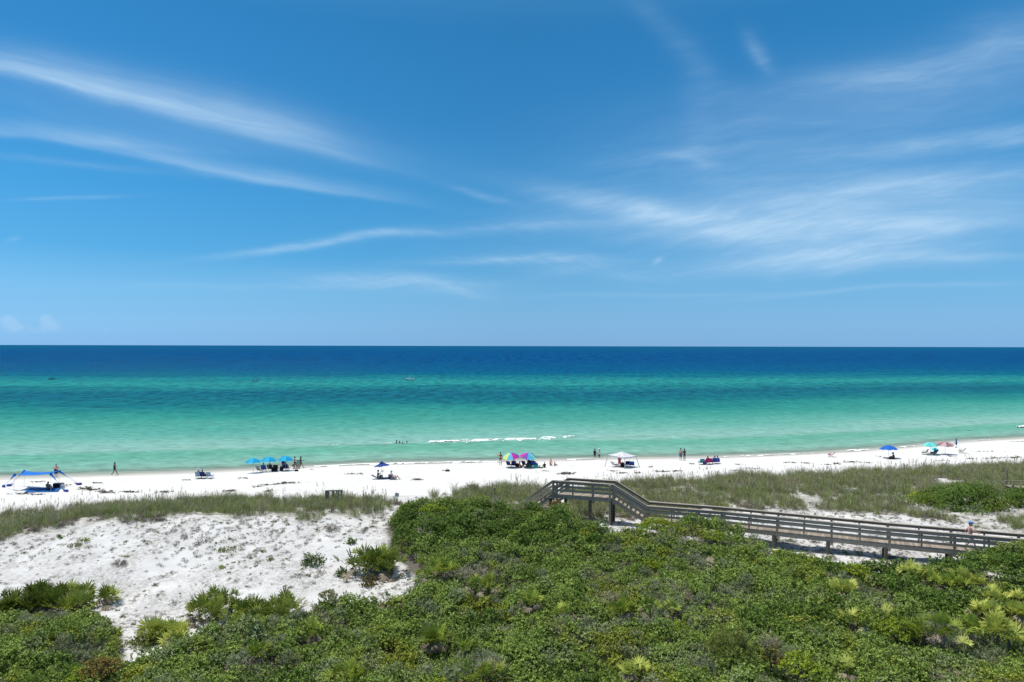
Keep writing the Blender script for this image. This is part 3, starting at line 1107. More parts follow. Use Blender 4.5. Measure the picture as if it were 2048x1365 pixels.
STRIPE = mat("washed_blue_fabric", (0.20, 0.32, 0.46), 0.8)


# ------------------------------------------------------------------ people
def lerp3(a, b, k):
    return tuple(a[i] + (b[i] - a[i]) * k for i in range(3))


def pose(kind):
    """joint positions for a 1.75 m figure facing +Y, feet or seat on z = 0"""
    J = dict(pel=(0, 0, .95), chest=(0, 0, 1.27), neck=(0, .0, 1.45), head=(0, .025, 1.625))
    for s, q in ((-1, 'l'), (1, 'r')):
        J['sh' + q] = (s * .185, 0, 1.40)
        J['el' + q] = (s * .245, -.03, 1.13)
        J['wr' + q] = (s * .25, .04, .88)
        J['hip' + q] = (s * .09, 0, .91)
        J['kn' + q] = (s * .105, .02, .49)
        J['an' + q] = (s * .11, -.02, .075)
        J['toe' + q] = (s * .13, .16, .03)
    if kind == 'hands_front':
        for s, q in ((-1, 'l'), (1, 'r')):
            J['el' + q] = (s * .30, -.02, 1.13)
            J['wr' + q] = (s * .12, .17, 1.02)
    elif kind == 'walk':
        J['knl'], J['anl'], J['toel'] = (-.10, .20, .52), (-.10, .33, .12), (-.11, .52, .10)
        J['knr'], J['anr'], J['toer'] = (.10, -.03, .49), (.10, -.36, .14), (.10, -.22, .03)
        J['elr'], J['wrr'] = (.24, .16, 1.19), (.22, .40, 1.16)
        J['ell'], J['wrl'] = (-.24, -.20, 1.16), (-.24, -.16, .90)
    elif kind == 'arm_out':
        J['ell'], J['wrl'] = (-.42, .02, 1.30), (-.50, .10, 1.44)
        J['elr'], J['wrr'] = (.34, -.04, 1.17), (.40, .12, 1.00)
    elif kind == 'reach':
        J['elr'], J['wrr'] = (.30, .22, 1.26), (.30, .48, 1.22)
        J['ell'], J['wrl'] = (-.28, .12, 1.16), (-.2, .36, 1.10)
    elif kind == 'hold':
        J['elr'], J['wrr'] = (.25, .08, 1.12), (.16, .30, 1.10)
        J['ell'], J['wrl'] = (-.26, .02, 1.12), (-.18, .28, 1.06)
    elif kind in ('chair', 'chair_drink', 'lounge'):
        tl = {'chair': -.16, 'chair_drink': .02, 'lounge': -.26}[kind]
        J.update(pel=(0, -.12, .39), chest=(0, -.12 + tl * .65, .72), neck=(0, -.12 + tl, .91), head=(0, -.09 + tl, 1.08))
        for s, q in ((-1, 'l'), (1, 'r')):
            y = -.12 + tl * .92
            J['sh' + q] = (s * .185, y, .86)
            J['el' + q] = (s * .28, y + .12, .57)
            J['wr' + q] = (s * .27, y + .36, .53)
            J['hip' + q] = (s * .09, -.08, .34)
            J['kn' + q] = (s * .14, .33, .50)
            J['an' + q] = (s * .14, .58, .09)
            J['toe' + q] = (s * .16, .76, .05)
        if kind == 'chair_drink':
            J['elr'], J['wrr'] = (.26, .20, .78), (.14, .30, 1.02)
        if kind == 'lounge':
            J['anl'], J['toel'] = (-.14, .74, .09), (-.15, .90, .12)
            J['knr'], J['anr'], J['toer'] = (.14, .38, .60), (.14, .66, .09), (.15, .84, .05)
    elif kind in ('ground', 'ground_lean'):
        tl = .02 if kind == 'ground' else -.2
        J.update(pel=(0, 0, .13), chest=(0, tl * .6, .46), neck=(0, tl + .02, .64), head=(0, tl + .06, .81))
        for s, q in ((-1, 'l'), (1, 'r')):
            J['sh' + q] = (s * .185, tl, .59)
            J['el' + q] = (s * .27, tl + .14, .40)
            J['wr' + q] = (s * .18, .32, .36)
            J['hip' + q] = (s * .10, .03, .12)
            J['kn' + q] = (s * .17, .40, .38)
            J['an' + q] = (s * .14, .62, .07)
            J['toe' + q] = (s * .16, .80, .03)
        if kind == 'ground_lean':
            for s, q in ((-1, 'l'), (1, 'r')):
                J['el' + q], J['wr' + q] = (s * .30, -.26, .36), (s * .30, -.30, .09)
    elif kind == 'kneel':
        J.update(pel=(0, -.12, .34), chest=(0, -.03, .64), neck=(0, .03, .81), head=(0, .07, .98))
        for s, q in ((-1, 'l'), (1, 'r')):
            J['sh' + q] = (s * .185, .03, .77)
            J['el' + q] = (s * .25, .10, .52)
            J['wr' + q] = (s * .18, .28, .38)
            J['hip' + q] = (s * .09, -.10, .31)
            J['kn' + q] = (s * .13, .28, .10)
            J['an' + q] = (s * .12, -.16, .08)
            J['toe' + q] = (s * .12, -.32, .04)
    elif kind == 'crouch':
        J.update(pel=(0, -.16, .62), chest=(0, .10, .84), neck=(0, .24, .92), head=(0, .34, 1.03))
        for s, q in ((-1, 'l'), (1, 'r')):
            J['sh' + q] = (s * .18, .20, .90)
            J['el' + q] = (s * .22, .38, .68)
            J['wr' + q] = (s * .15, .50, .48)
            J['hip' + q] = (s * .09, -.14, .60)
            J['kn' + q] = (s * .12, .16, .40)
            J['an' + q] = (s * .11, -.05, .075)
            J['toe' + q] = (s * .12, .13, .03)
    elif kind == 'wade':
        J['ell'], J['wrl'] = (-.27, .10, 1.16), (-.10, .25, 1.10)
        J['elr'], J['wrr'] = (.30, .00, 1.15), (.32, .18, 1.02)
    return J


def body_parts(J, fat=1.0):
    """capsule list (a, b, ra, rb) of the whole body"""
    P, Cc, N, Hd = J['pel'], J['chest'], J['neck'], J['head']
    hipx, shx = (np.array(J['hipr']) - np.array(J['hipl'])), (np.array(J['shr']) - np.array(J['shl']))
    hipx, shx = hipx / (np.linalg.norm(hipx) + 1e-9), shx / (np.linalg.norm(shx) + 1e-9)
    caps = []

    def off(p, ax, d):
        return tuple(np.array(p) + ax * d)
    for s in (-1, 1):
        caps.append((off(P, hipx, s * .065 * fat), off(Cc, shx, s * .075 * fat), .098 * fat, .105 * fat))
        caps.append((off(Cc, shx, s * .075 * fat), lerp3(N, J['shl' if s < 0 else 'shr'], .62), .105 * fat, .06))
    caps.append((J['shl'], J['shr'], .055, .055))
    caps.append((lerp3(Cc, N, .8), lerp3(N, Hd, .45), .058, .052))
    up = np.array(Hd) - np.array(N)
    up = up / np.linalg.norm(up)
    fw = np.cross(up, shx)
    hd = np.array(Hd)
    caps.append((tuple(hd + up * .035 - fw * .012), tuple(hd + up * .03 + fw * .02), .092, .088))
    caps.append((tuple(hd + up * .02 + fw * .02), tuple(hd - up * .075 + fw * .035), .075, .05))
    caps.append((tuple(hd + up * .005 + fw * .095), tuple(hd - up * .02 + fw * .115), .013, .018))     # nose
    for s in (-1, 1):
        caps.append((tuple(hd + shx * s * .083 + up * .012), tuple(hd + shx * s * .088 - up * .02), .018, .014))  # ears
    for q in 'lr':
        caps.append((J['sh' + q], J['el' + q], .055, .041))
        caps.append((J['el' + q], J['wr' + q], .041, .028))
        caps.append((J['hip' + q], J['kn' + q], .088 * (0.5 + .5 * fat), .056))
        k, a = J['kn' + q], J['an' + q]
        m = lerp3(k, a, .33)
        caps.append((k, m, .054, .056))
        caps.append((m, a, .056, .036))
        t = J['toe' + q]
        caps.append((a, lerp3(a, t, .98), .04, .03))
    return caps, hd, up, fw, shx


def hands(mb, J, sc):
    """palm, four bent fingers of unequal length and a thumb on each side"""
    for q, s in (('l', -1), ('r', 1)):
        e, w = np.array(J['el' + q]), np.array(J['wr' + q])
        d = (w - e) / np.linalg.norm(w - e)
        ref = np.array((0, 1.0, 0)) if abs(d[1]) < .8 else np.array((0, 0, 1.0))
        lat = np.cross(d, np.cross(ref, d))
        lat = lat / np.linalg.norm(lat)
        nrm = np.cross(lat, d) * s
        for k in range(4):
            o = (k - 1.5) * .021
            mb.capsule(w * sc, (w + d * .085 + lat * o) * sc, .019 * sc, .0125 * sc, 6)
            L = (.062, .078, .083, .070)[k]
            a = w + d * .085 + lat * o
            b = a + d * L * .5 + lat * o * .12 + nrm * .006
            c = b + d * L * .42 + nrm * .022
            mb.capsule(a * sc, b * sc, .0095 * sc, .009 * sc, 6)
            mb.capsule(b * sc, c * sc, .009 * sc, .0075 * sc, 6)
        a = w + d * .03 + lat * .03
        b = a + d * .035 + lat * .03 + nrm * .01
        mb.capsule(a * sc, b * sc, .012 * sc, .0105 * sc, 6)
        mb.capsule(b * sc, (b + d * .035 + lat * .008 + nrm * .008) * sc, .0105 * sc, .009 * sc, 6)


def remeshed(caps, sc, voxel, grow=0.0):
    mb = MB()
    for a, b, ra, rb in caps:
        mb.capsule(np.array(a) * sc, np.array(b) * sc, (ra + grow) * sc, (rb + grow) * sc, 12)
    o = mb.build("work", [None])
    md = o.modifiers.new('r', 'REMESH')
    md.mode = 'VOXEL'
    md.voxel_size = voxel
    sm = o.modifiers.new('s', 'SMOOTH')
    sm.factor = 0.5
    sm.iterations = 2
    dg = bpy.context.evaluated_depsgraph_get()
    me = bpy.data.meshes.new_from_object(o.evaluated_get(dg))
    old = o.data
    bpy.data.objects.remove(o)
    bpy.data.meshes.remove(old)
    vs = np.zeros(len(me.vertices) * 3)
    me.vertices.foreach_get('co', vs)
    fs = [tuple(p.vertices) for p in me.polygons]
    bpy.data.meshes.remove(me)
    return vs.reshape(-1, 3), fs


def person(loc, kind, head, label, skin=SKIN_B, h=1.7, fat=1.0, hair=HAIR_D, hairstyle='short', wear=(), hat=None, group=None, lift=0.0):
    """one figure: continuous body with fingers, plus hair, hat and clothing as children"""
    sc = h / 1.75
    J = pose(kind)
    caps, hd, up, fw, sx = body_parts(J, fat)
    mb = MB()
    v, f = remeshed(caps, sc, 0.019)
    mb.add(v, f)
    hands(mb, J, sc)
    for s in (-1, 1):
        mb.ball((hd + sx * s * .034 + up * .022 + fw * .097) * sc, .011 * sc, 6, 4, mi=1)
    mb.capsule((hd - sx * .022 - up * .052 + fw * .088) * sc, (hd + sx * .022 - up * .052 + fw * .088) * sc, .008 * sc, .008 * sc, 6, mi=2)
    body = mb.build("person", [skin, EYEM, ROSE], smooth=True)
    body.location = loc + Vector((0, 0, lift))
    body.rotation_euler = (0, 0, R(head))
    tag(body, label, "person", group)

    def cloth(name, cl, m, grow, vox=0.02):
        cv, cf = remeshed(cl, sc, vox, grow)
        b = MB()
        b.add(cv, cf)
        b.build(name, m, body, smooth=True)
    hcaps = [(tuple(hd + up * .045 - fw * .025), tuple(hd + up * .052 + fw * .022), .094, .084), (tuple(hd + up * .03 - fw * .035), tuple(hd - up * .04 - fw * .035), .08, .06)]
    if hairstyle == 'long':
        hcaps += [(tuple(hd - fw * .05), tuple(hd - up * .20 - fw * .075), .075, .06)]
    elif hairstyle == 'bun':
        hcaps += [(tuple(hd + up * .11 - fw * .06), tuple(hd + up * .12 - fw * .07), .05, .05)]
    if hairstyle:
        cloth("hair", hcaps, hair, 0.006)
    hl, hr, kl, kr = J['hipl'], J['hipr'], J['knl'], J['knr']
    P, Cc, N = J['pel'], J['chest'], J['neck']
    wa = lerp3(P, Cc, .35)
    for kind_, m in wear:
        if kind_ == 'trunks':
            cloth("swim_trunks", [(lerp3(hl, hr, -.05), lerp3(hl, hr, 1.05), .10 * fat, .10 * fat), (tuple(np.array(P) + (-.06, 0, 0)), tuple(np.array(wa) + (-.06, 0, 0)), .10 * fat, .10 * fat), (tuple(np.array(P) + (.06, 0, 0)), tuple(np.array(wa) + (.06, 0, 0)), .10 * fat, .10 * fat),
                                  (hl, lerp3(hl, kl, .72), .09, .083), (hr, lerp3(hr, kr, .72), .09, .083)], m, .014)
        elif kind_ == 'briefs':
            cloth("swim_briefs", [(tuple(np.array(P) + (-.055, 0, .0)), tuple(np.array(P) + (.055, 0, .0)), .10, .10), (hl, lerp3(hl, kl, .12), .086, .08), (hr, lerp3(hr, kr, .12), .086, .08)], m, .010)
        elif kind_ == 'band':
            c1 = lerp3(Cc, N, .12)
            cloth("swim_top", [(tuple(np.array(c1) - sx * .08), tuple(np.array(c1) + sx * .08), .103, .103)], m, .008)
        elif kind_ == 'swimsuit':
            cl = [(tuple(np.array(P) + hv * .06), tuple(np.array(lerp3(Cc, N, .25)) + sx * sg * .075), .10 * fat, .103 * fat) for sg, hv in ((-1, -sx), (1, sx))]
            cl += [(hl, lerp3(hl, kl, .14), .088, .082), (hr, lerp3(hr, kr, .14), .088, .082)]
            cloth("swimsuit", cl, m, .010)
        elif kind_ == 'shirt':
            cl = [(tuple(np.array(P) - sx * .06), tuple(np.array(Cc) - sx * .075), .10 * fat, .107 * fat), (tuple(np.array(P) + sx * .06), tuple(np.array(Cc) + sx * .075), .10 * fat, .107 * fat)]
            cl += [(tuple(np.array(Cc) - sx * .075), lerp3(N, J['shl'], .6), .107 * fat, .062), (tuple(np.array(Cc) + sx * .075), lerp3(N, J['shr'], .6), .107 * fat, .062), (J['shl'], J['shr'], .058, .058)]
            cl += [(J['shl'], lerp3(J['shl'], J['ell'], .7), .058, .052), (J['shr'], lerp3(J['shr'], J['elr'], .7), .058, .052)]
            cloth("shirt", cl, m, .014)
        elif kind_ == 'dress':
            cl = [(tuple(np.array(P) - sx * .07), tuple(np.array(Cc) - sx * .075), .11, .107), (tuple(np.array(P) + sx * .07), tuple(np.array(Cc) + sx * .075), .11, .107), (tuple(np.array(Cc) - sx * .06), tuple(np.array(Cc) + sx * .06 + (0, 0, .1)), .10, .07)]
            cl += [(hl, lerp3(hl, kl, .85), .10, .12), (hr, lerp3(hr, kr, .85), .10, .12), (tuple(lerp3(hl, kl, .8)), tuple(lerp3(hr, kr, .8)), .12, .12)]
            cloth("dress", cl, m, .014)
    if hat is not None:
        m, brim = hat
        b = MB()
        c = hd + up * .075 - fw * .005
        n = 20
        fx = np.cross(up, fw)
        rings = []
        prof = ((.0, .125), (.045, .122), (.085, .10), (.103, .085), (.108, .0))
        if brim:
            prof = ((-.01, .19),) + prof
        for z, r_ in prof:
            rings.append([tuple((c + up * z + (fx * math.cos(2 * PI * k / n) + fw * math.sin(2 * PI * k / n)) * max(r_, 1e-3)) * sc) for k in range(n)])
        if not brim:       # peak of a cap
            for k in range(n):
                sn = math.sin(2 * PI * k / n)
                if sn > 0.5:
                    rings[0][k] = tuple(np.array(rings[0][k]) + fw * .075 * sn * sc)
        fs = [(i * n + k, i * n + (k + 1) % n, (i + 1) * n + (k + 1) % n, (i + 1) * n + k) for i in range(len(rings) - 1) for k in range(n)]
        b.add([p for r_ in rings for p in r_], fs)
        ho = b.build("sun_hat" if brim else "cap", m, body, smooth=True)
        sd2 = ho.modifiers.new('t', 'SOLIDIFY')
        sd2.thickness = 0.008
    return body


# ------------------------------------------------------------------ beach furniture
def chair(loc, head, m, label, frame=STEEL, recline=0.0, group=None, name="beach_chair", low=False):
    """low folding beach chair facing +Y before turning"""
    root = empty(name, loc, R(head))
    tag(root, label, "beach chair", group)
    sz = 0.15 if low else 0.27
    w = 0.30
    by, bz = -0.52 - recline * 0.35, 0.84 - recline * 0.26 - (0.10 if low else 0)
    b = MB()
    n = 6
    pts = [(0.30, sz + .05), (0.12, sz + .012), (-0.06, sz - .005), (-0.20, sz + .02)]
    vs, fs = [], []
    for i, (y, z) in enumerate(pts):
        vs += [(-w, y, z), (w, y, z), (w, y, z - .022), (-w, y, z - .022)]
    for i in range(len(pts) - 1):
        for k in range(4):
            fs.append((i * 4 + k, i * 4 + (k + 1) % 4, (i + 1) * 4 + (k + 1) % 4, (i + 1) * 4 + k))
    fs += [(0, 3, 2, 1), tuple(range((len(pts) - 1) * 4, len(pts) * 4))]
    b.add(vs, fs)
    b.build("seat", m, root)
    b = MB()
    pts = [(-.21, sz + .03), (lerp(-.21, by, .4) - .03, lerp(sz, bz, .4)), (lerp(-.21, by, .8) - .02, lerp(sz, bz, .8)), (by, bz)]
    vs, fs = [], []
    for i, (y, z) in enumerate(pts):
        vs += [(-w + .01, y, z), (w - .01, y, z), (w - .01, y - .02, z - .008), (-w + .01, y - .02, z - .008)]
    for i in range(len(pts) - 1):
        for k in range(4):
            fs.append((i * 4 + k, i * 4 + (k + 1) % 4, (i + 1) * 4 + (k + 1) % 4, (i + 1) * 4 + k))
    fs += [(0, 3, 2, 1), tuple(range((len(pts) - 1) * 4, len(pts) * 4))]
    b.add(vs, fs)
    b.build("backrest", m, root)
    b = MB()
    for s in (-1, 1):
        x = s * (w + .015)
        b.tube([(x, .32, sz + .06), (x, -.2, sz - .01), (x, by, bz + .02)], .013, 6)
        b.tube([(x, .26, .0), (x, -.16, sz + .26)], .012, 6)
        b.tube([(x, -.42, .0), (x, .24, sz + .24)], .012, 6)
    for y, z in ((.32, sz + .06), (by, bz + .02), (.26, .012), (-.42, .012)):
        b.tube([(-w - .015, y, z), (w + .015, y, z)], .012, 6)
    b.build("frame", frame, root, smooth=True)
    for s in (-1, 1):
        b = MB()
        b.box((s * (w + .03), .04, sz + .27), (.055, .44, .022))
        b.build("armrest", frame, root, bevel=.006)
    return root


def lerp(a, b, k):
    return a + (b - a) * k


def umbrella(loc, height, rad, rise, panels, label, tilt=(0, 0), group=None, scallop=0.06, flat=False, sides=8, pole=STEEL, vent=False):
    """open beach umbrella: pole, ribs and a canopy of cloth panels"""
    root = empty("beach_umbrella", loc)
    tag(root, label, "umbrella", group)
    root.rotation_euler = (R(tilt[0]), R(tilt[1]), 0)
    b = MB()
    b.tube([(0, 0, -.35), (0, 0, height - .02)], .019, 8)
    b.build("pole", pole, root, smooth=True)
    b = MB()
    sub, rings = 6, 7
    n = sides * sub
    vs = [(0, 0, height)]
    for i in range(1, rings + 1):
        k = i / rings
        for j in range(n):
            a = 2 * PI * j / n + PI / sides
            q = abs(((j % sub) / sub) - .5) * 2          # 1 at ribs, 0 mid panel
            cosq = math.cos(PI / sides) / math.cos((((j % sub) / sub) - .5) * 2 * PI / sides)
            r_ = rad * k * lerp(1.0, cosq, .9)
            zz = (1 - k) if flat else (1 - k ** 1.9)
            z = height - rise * (1 - zz) - scallop * .5 * math.sin(PI * k) * (1 - q)
            if i == rings:
                z += scallop * (1 - q)
            vs.append((r_ * math.cos(a), r_ * math.sin(a), z))
    for j in range(n):
        b.add(vs if j == 0 else [], [(0, 1 + j, 1 + (j + 1) % n)] if j == 0 else [], (j // sub) % len(panels))
        if j:
            b.f.append((0, 1 + j, 1 + (j + 1) % n))
            b.m.append((j // sub) % len(panels))
    for i in range(rings - 1):
        for j in range(n):
            j2 = (j + 1) % n
            b.f.append((1 + i * n + j, 1 + (i + 1) * n + j, 1 + (i + 1) * n + j2, 1 + i * n + j2))
            b.m.append((j // sub) % len(panels))
    c = b.build("canopy", list(panels), root)
    so = c.modifiers.new('cloth', 'SOLIDIFY')
    so.thickness = .012
    if len(panels) == 1:
        c.data.attributes['tint'].data.foreach_set('value', np.full(len(c.data.vertices), .5, np.float32))
    for s in range(sides):
        a = 2 * PI * s / sides + PI / sides
        rb = MB()
        ps = []
        for k in (.04, .35, .7, 1.0):
            zz = (1 - k) if flat else (1 - k ** 1.9)
            ps.append((rad * k * math.cos(a), rad * k * math.sin(a), height - rise * (1 - zz) - .03))
        rb.tube(ps, .008, 5)
        rb.build("rib", DARKM, root)
    if vent:
        b = MB()
        n = 16
        b.add([(0, 0, height + .10)] + [(rad * .3 * math.cos(2 * PI * k / n), rad * .3 * math.sin(2 * PI * k / n), height - .02) for k in range(n)],
              [(0, 1 + k, 1 + (k + 1) % n) for k in range(n)])
        v_ = b.build("vent", panels[0], root)
        so = v_.modifiers.new('cloth', 'SOLIDIFY')
        so.thickness = .01
    b = MB()
    b.capsule((0, 0, height - .01), (0, 0, height + .09 + (.1 if vent else 0)), .018, .01, 8)
    b.build("finial", pole, root, smooth=True)
    return root


def bag(loc, m, label, size=(.45, .3, .35), head=0, cat="bag", name="beach_bag"):
    """soft sided bag with a gathered top and two handles"""
    root = empty(name, loc, R(head))
    tag(root, label, cat)
    x, y, z = (q / 2 for q in size)
    b = MB()
    prof = ((0, .86), (.15, 1.0), (.55, 1.0), (.85, .86), (1.0, .72))
    n = 16
    vs = []
    for k, s in prof:
        for j in range(n):
            a = 2 * PI * j / n
            ca, sa = math.cos(a), math.sin(a)
            e = 0.55
            vs.append((x * s * math.copysign(abs(ca) ** e, ca), y * s * math.copysign(abs(sa) ** e, sa), 2 * z * k))
    fs = [(i * n + j, i * n + (j + 1) % n, (i + 1) * n + (j + 1) % n, (i + 1) * n + j) for i in range(len(prof) - 1) for j in range(n)]
    fs += [tuple(reversed(range(n))), tuple(range((len(prof) - 1) * n, len(prof) * n))]
    b.add(vs, fs)
    b.build("bag_body", m, root, smooth=True)
    for s in (-1, 1):
        b = MB()
        b.tube([(x * .4 * math.cos(a), s * y * .5, 2 * z + .16 * math.sin(a)) for a in np.linspace(0, PI, 8)], .012, 6)
        b.build("handle", m, root, smooth=True)
    return root


def cooler(loc, m, lidm, label, size=(.6, .38, .4), head=0):
    root = empty("cooler_box", loc, R(head))
    tag(root, label, "cooler")
    b = MB()
    b.box((0, 0, size[2] * .42), (size[0], size[1], size[2] * .84))
    b.build("box", m, root, bevel=.025)
    b = MB()
    b.box((0, 0, size[2] * .84 + .045), (size[0] + .02, size[1] + .02, .085))
    ld = b.build("lid", lidm, root, bevel=.025)
    b = MB()
    b.tube([(-size[0] / 2 - .02, 0, size[2] * .6), (-size[0] / 2 - .02, -.05, size[2] + .08), (size[0] / 2 + .02, -.05, size[2] + .08), (size[0] / 2 + .02, 0, size[2] * .6)], .012, 6)
    b.build("handle", DARKM, root)
    return root


# ------------------------------------------------------------------ the beach, from left to right
# blue stretched sunshade
def build_sunshade():
    c0 = at(75, 978)
    root = empty("sunshade", c0)
    tag(root, "bright blue stretched cloth sunshade on four poles with sandbag anchors", "sunshade")

    def W(u, v, Y):
        d = CAMROT @ Vector(((u - 1024) / FPX, -(v - 682.5) / FPX, -1))
        return EYE + d * (Y / d.y) - c0
    cn = {'nl': W(28.6, 950.6, 75.0), 'fl': W(48.8, 942.2, 78.0), 'nr': W(101.5, 948.0, 74.5), 'fr': W(118.0, 942.2, 77.5)}
    an = {'nl': at(8, 975) - c0, 'fl': at(19.5, 973.0) - c0, 'nr': at(131, 984) - c0, 'fr': at(157, 970.5) - c0}
    n = 22
    b = MB()
    vs = []
    for i in range(n + 1):
        for j in range(n + 1):
            s, q = i / n, j / n
            p = (cn['nl'] * (1 - s) + cn['nr'] * s) * (1 - q) + (cn['fl'] * (1 - s) + cn['fr'] * s) * q
            mid = (cn['nl'] + cn['nr'] + cn['fl'] + cn['fr']) / 4
            e = 4 * s * (1 - s)
            g = 4 * q * (1 - q)
            pull = 0.16 * (e * (1 - g) + g * (1 - e))          # edges curve inward
            p = p.lerp(mid, pull)
            p = p + Vector((0, 0, -0.15 * (e * 0.8 + g * 0.5) + 0.10 * e * g))
            vs.append(tuple(p))
    fs = [(i * (n + 1) + j, (i + 1) * (n + 1) + j, (i + 1) * (n + 1) + j + 1, i * (n + 1) + j + 1) for i in range(n) for j in range(n)]
    b.add(vs, fs)
    c = b.build("canopy", BLUEC, root, smooth=True)
    c.modifiers.new('cloth', 'SOLIDIFY').thickness = .01
    ctr = (cn['nl'] + cn['nr'] + cn['fl'] + cn['fr']) / 4
    for k in cn:
        p, q = cn[k], an[k]
        b = MB()
        b.tube([p + (ctr - p) * .02, p.lerp(q, .12), p.lerp(q, .35)], [.16, .09, .035], 8)
        b.tube([p.lerp(q, .35), q + Vector((0, 0, .2))], .016, 6)
        b.build("guy_strap", BLUEC, root, smooth=True)
        b = MB()
        d = (p - q)
        d.z = 0
        d.normalize()
        b.capsule(q + Vector((0, 0, .10)) - d * .18, q + Vector((0, 0, .13)) + d * .15, .17, .10, 10)
        b.capsule(q + Vector((0, 0, .14)) + d * .1, q + Vector((0, 0, .3)) + d * .42, .09, .03, 8)
        b.build("sandbag", ROYAL if k != 'fr' else INDI, root, smooth=True)
        foot = p + (ctr - p) * -.02
        w = foot + c0
        gz = float(H(np.array([w.x]), np.array([w.y]))[0]) - c0.z
        b = MB()
        b.tube([p - Vector((0, 0, .03)), Vector((foot.x, foot.y, gz - .15))], .012, 8)
        b.build("pole", STEEL, root, smooth=True)


build_sunshade()

_bp = [at(61.5, 977.2), at(123, 976.8), at(116, 984.6), at(47.5, 986.5)]
b = MB()
_c = sum(_bp, Vector()) / 4
vs, fs, n = [], [], 12
for i in range(n + 1):
    for j in range(n + 1):
        s, q = i / n, j / n
        p = (_bp[3] * (1 - s) + _bp[2] * s) * (1 - q) + (_bp[0] * (1 - s) + _bp[1] * s) * q
        z = float(H(np.array([p.x]), np.array([p.y]))[0]) + .035 + .025 * math.sin(i * 1.7 + j * 2.3)
        vs.append((p.x - _c.x, p.y - _c.y, z - _c.z))
fs = [(i * (n + 1) + j, (i + 1) * (n + 1) + j, (i + 1) * (n + 1) + j + 1, i * (n + 1) + j + 1) for i in range(n) for j in range(n)]
b.add(vs, fs)
o = b.build("beach_blanket", mat("blue_blanket", (0.01, 0.10, 0.30), .9), smooth=True)
o.modifiers.new('cloth', 'SOLIDIFY').thickness = .02
o.location = _c
tag(o, "large blue blanket spread on the sand under the blue sunshade", "blanket")

person(at(95.5, 981), 'ground', 5, "person with dark hair sitting on the blue blanket under the sunshade", SKIN_B, 1.65, wear=(('shirt', GREYF), ('trunks', BLACK)), hairstyle='long', lift=.05)
cooler(at(117, 976), BLACK, BLACK, "black cooler box on the right end of the blue blanket", (1.0, .5, .50), 8)
bag(at(125, 977.5), mat("pale_canvas", (.45, .45, .46)), "pale grey canvas bag beside the black cooler on the blanket", (.42, .34, .42), 10)
b = MB()
b.capsule((-.32, 0, .06), (.32, .05, .06), .07, .07, 10)
b.capsule((-.30, .1, .05), (.30, .14, .05), .06, .06, 10)
o = b.build("rolled_towel", NAVY, smooth=True)
o.location = at(75.5, 981.5, .05)
tag(o, "dark navy rolled towel lying on the blue blanket", "towel")

person(at(112, 956.5), 'hands_front', 4, "man with bare pale back and navy shorts standing behind the blue sunshade", SKIN_A, 1.80, 1.32, hair=HAIR_G, wear=(('trunks', NAVY),))
person(at(229, 951), 'walk', -88, "woman in black swimsuit striding right along the waterline alone", SKIN_C, 1.68, hairstyle='bun', wear=(('swimsuit', BLACK),))

# pair of chairs close to the water on the left
p = at(397.5, 957)
chair(p, 12, STRIPE, "washed blue chair holding the man in the white shirt, near the water", frame=DARKM)
person(p, 'chair', 12, "man in white shirt and pale sun hat sitting in a low chair", SKIN_B, 1.75, wear=(('shirt', WHITE), ('trunks', NAVY)), hair=HAIR_G, hat=(mat("pale_mint_cloth", (.5, .62, .6)), True))
p = at(407.5, 957)
chair(p, 0, NAVY, "navy chair with open arms between the hatted man and the striped chair", frame=DARKM)
person(p, 'lounge', -5, "person in dark clothes slouched low in a navy chair next to the hatted man", SKIN_C, 1.6, wear=(('shirt', NAVY), ('trunks', BLACK)), hairstyle='short')
chair(at(421, 957), -10, STRIPE, "empty pale blue chair, right of the hatted man's pair", frame=STEEL)

# three turquoise umbrellas
for (u, v, hh, lab, tl) in ((506.5, 946.5, 1.92, "turquoise umbrella on bare pole, leftmost of the touching three", (-4, -2)),
                            (537.0, 944.5, 1.98, "turquoise umbrella in the middle of the touching three", (-3, 0)),
                            (570.5, 942.5, 1.98, "turquoise umbrella next to the people carrying chairs, rightmost of three", (-3, 1))):
    umbrella(at(u, v), hh, 1.06, .62, (TURQ, TURQ2), lab, tl, group="turquoise umbrellas in a row")
chair(at(520.5, 945), -28, SANDF, "stone grey chair with black frame under the left turquoise umbrella", frame=BLACK)
p = at(527.5, 943)
chair(p, 10, ROYAL, "blue chair beside the stone grey chair under turquoise umbrellas", frame=DARKM)
person(p, 'chair', 10, "person in blue sitting between the left and middle turquoise umbrellas", SKIN_B, 1.65, wear=(('shirt', ROYAL), ('trunks', BLACK)))
p = at(541, 941.8)
chair(p, 0, BLACK, "black chair holding the person in a white hat under turquoise umbrellas", frame=DARKM)
person(p, 'chair', 0, "person in black with white sun hat seated below the middle turquoise umbrella", SKIN_B, 1.68, wear=(('shirt', BLACK), ('trunks', BLACK)), hat=(WHITE, True))
chair(at(552.5, 941.5), 6, BLACK, "empty black chair in the middle of the turquoise umbrella group", frame=STEEL)
bag(at(549, 943.3), BLACK, "big black beach bag in front of the empty black chair", (.8, .45, .5), 10)
bag(at(563, 942.5), mat("charcoal_canvas", (.03, .03, .032)), "charcoal bag between the black chairs and the navy chair", (.48, .36, .6), 0)
p = at(572.5, 940.8)
chair(p, -4, NAVY, "navy chair right under the rightmost turquoise umbrella", frame=STEEL)
person(p, 'chair', -4, "person with dark hair in navy seated under the rightmost turquoise umbrella", SKIN_C, 1.72, wear=(('shirt', NAVY), ('trunks', BLACK)))
person(at(566.5, 938.5), 'stand', 10, "person standing behind the rightmost turquoise umbrella, only the head showing", SKIN_B, 1.78, wear=(('trunks', NAVY),))
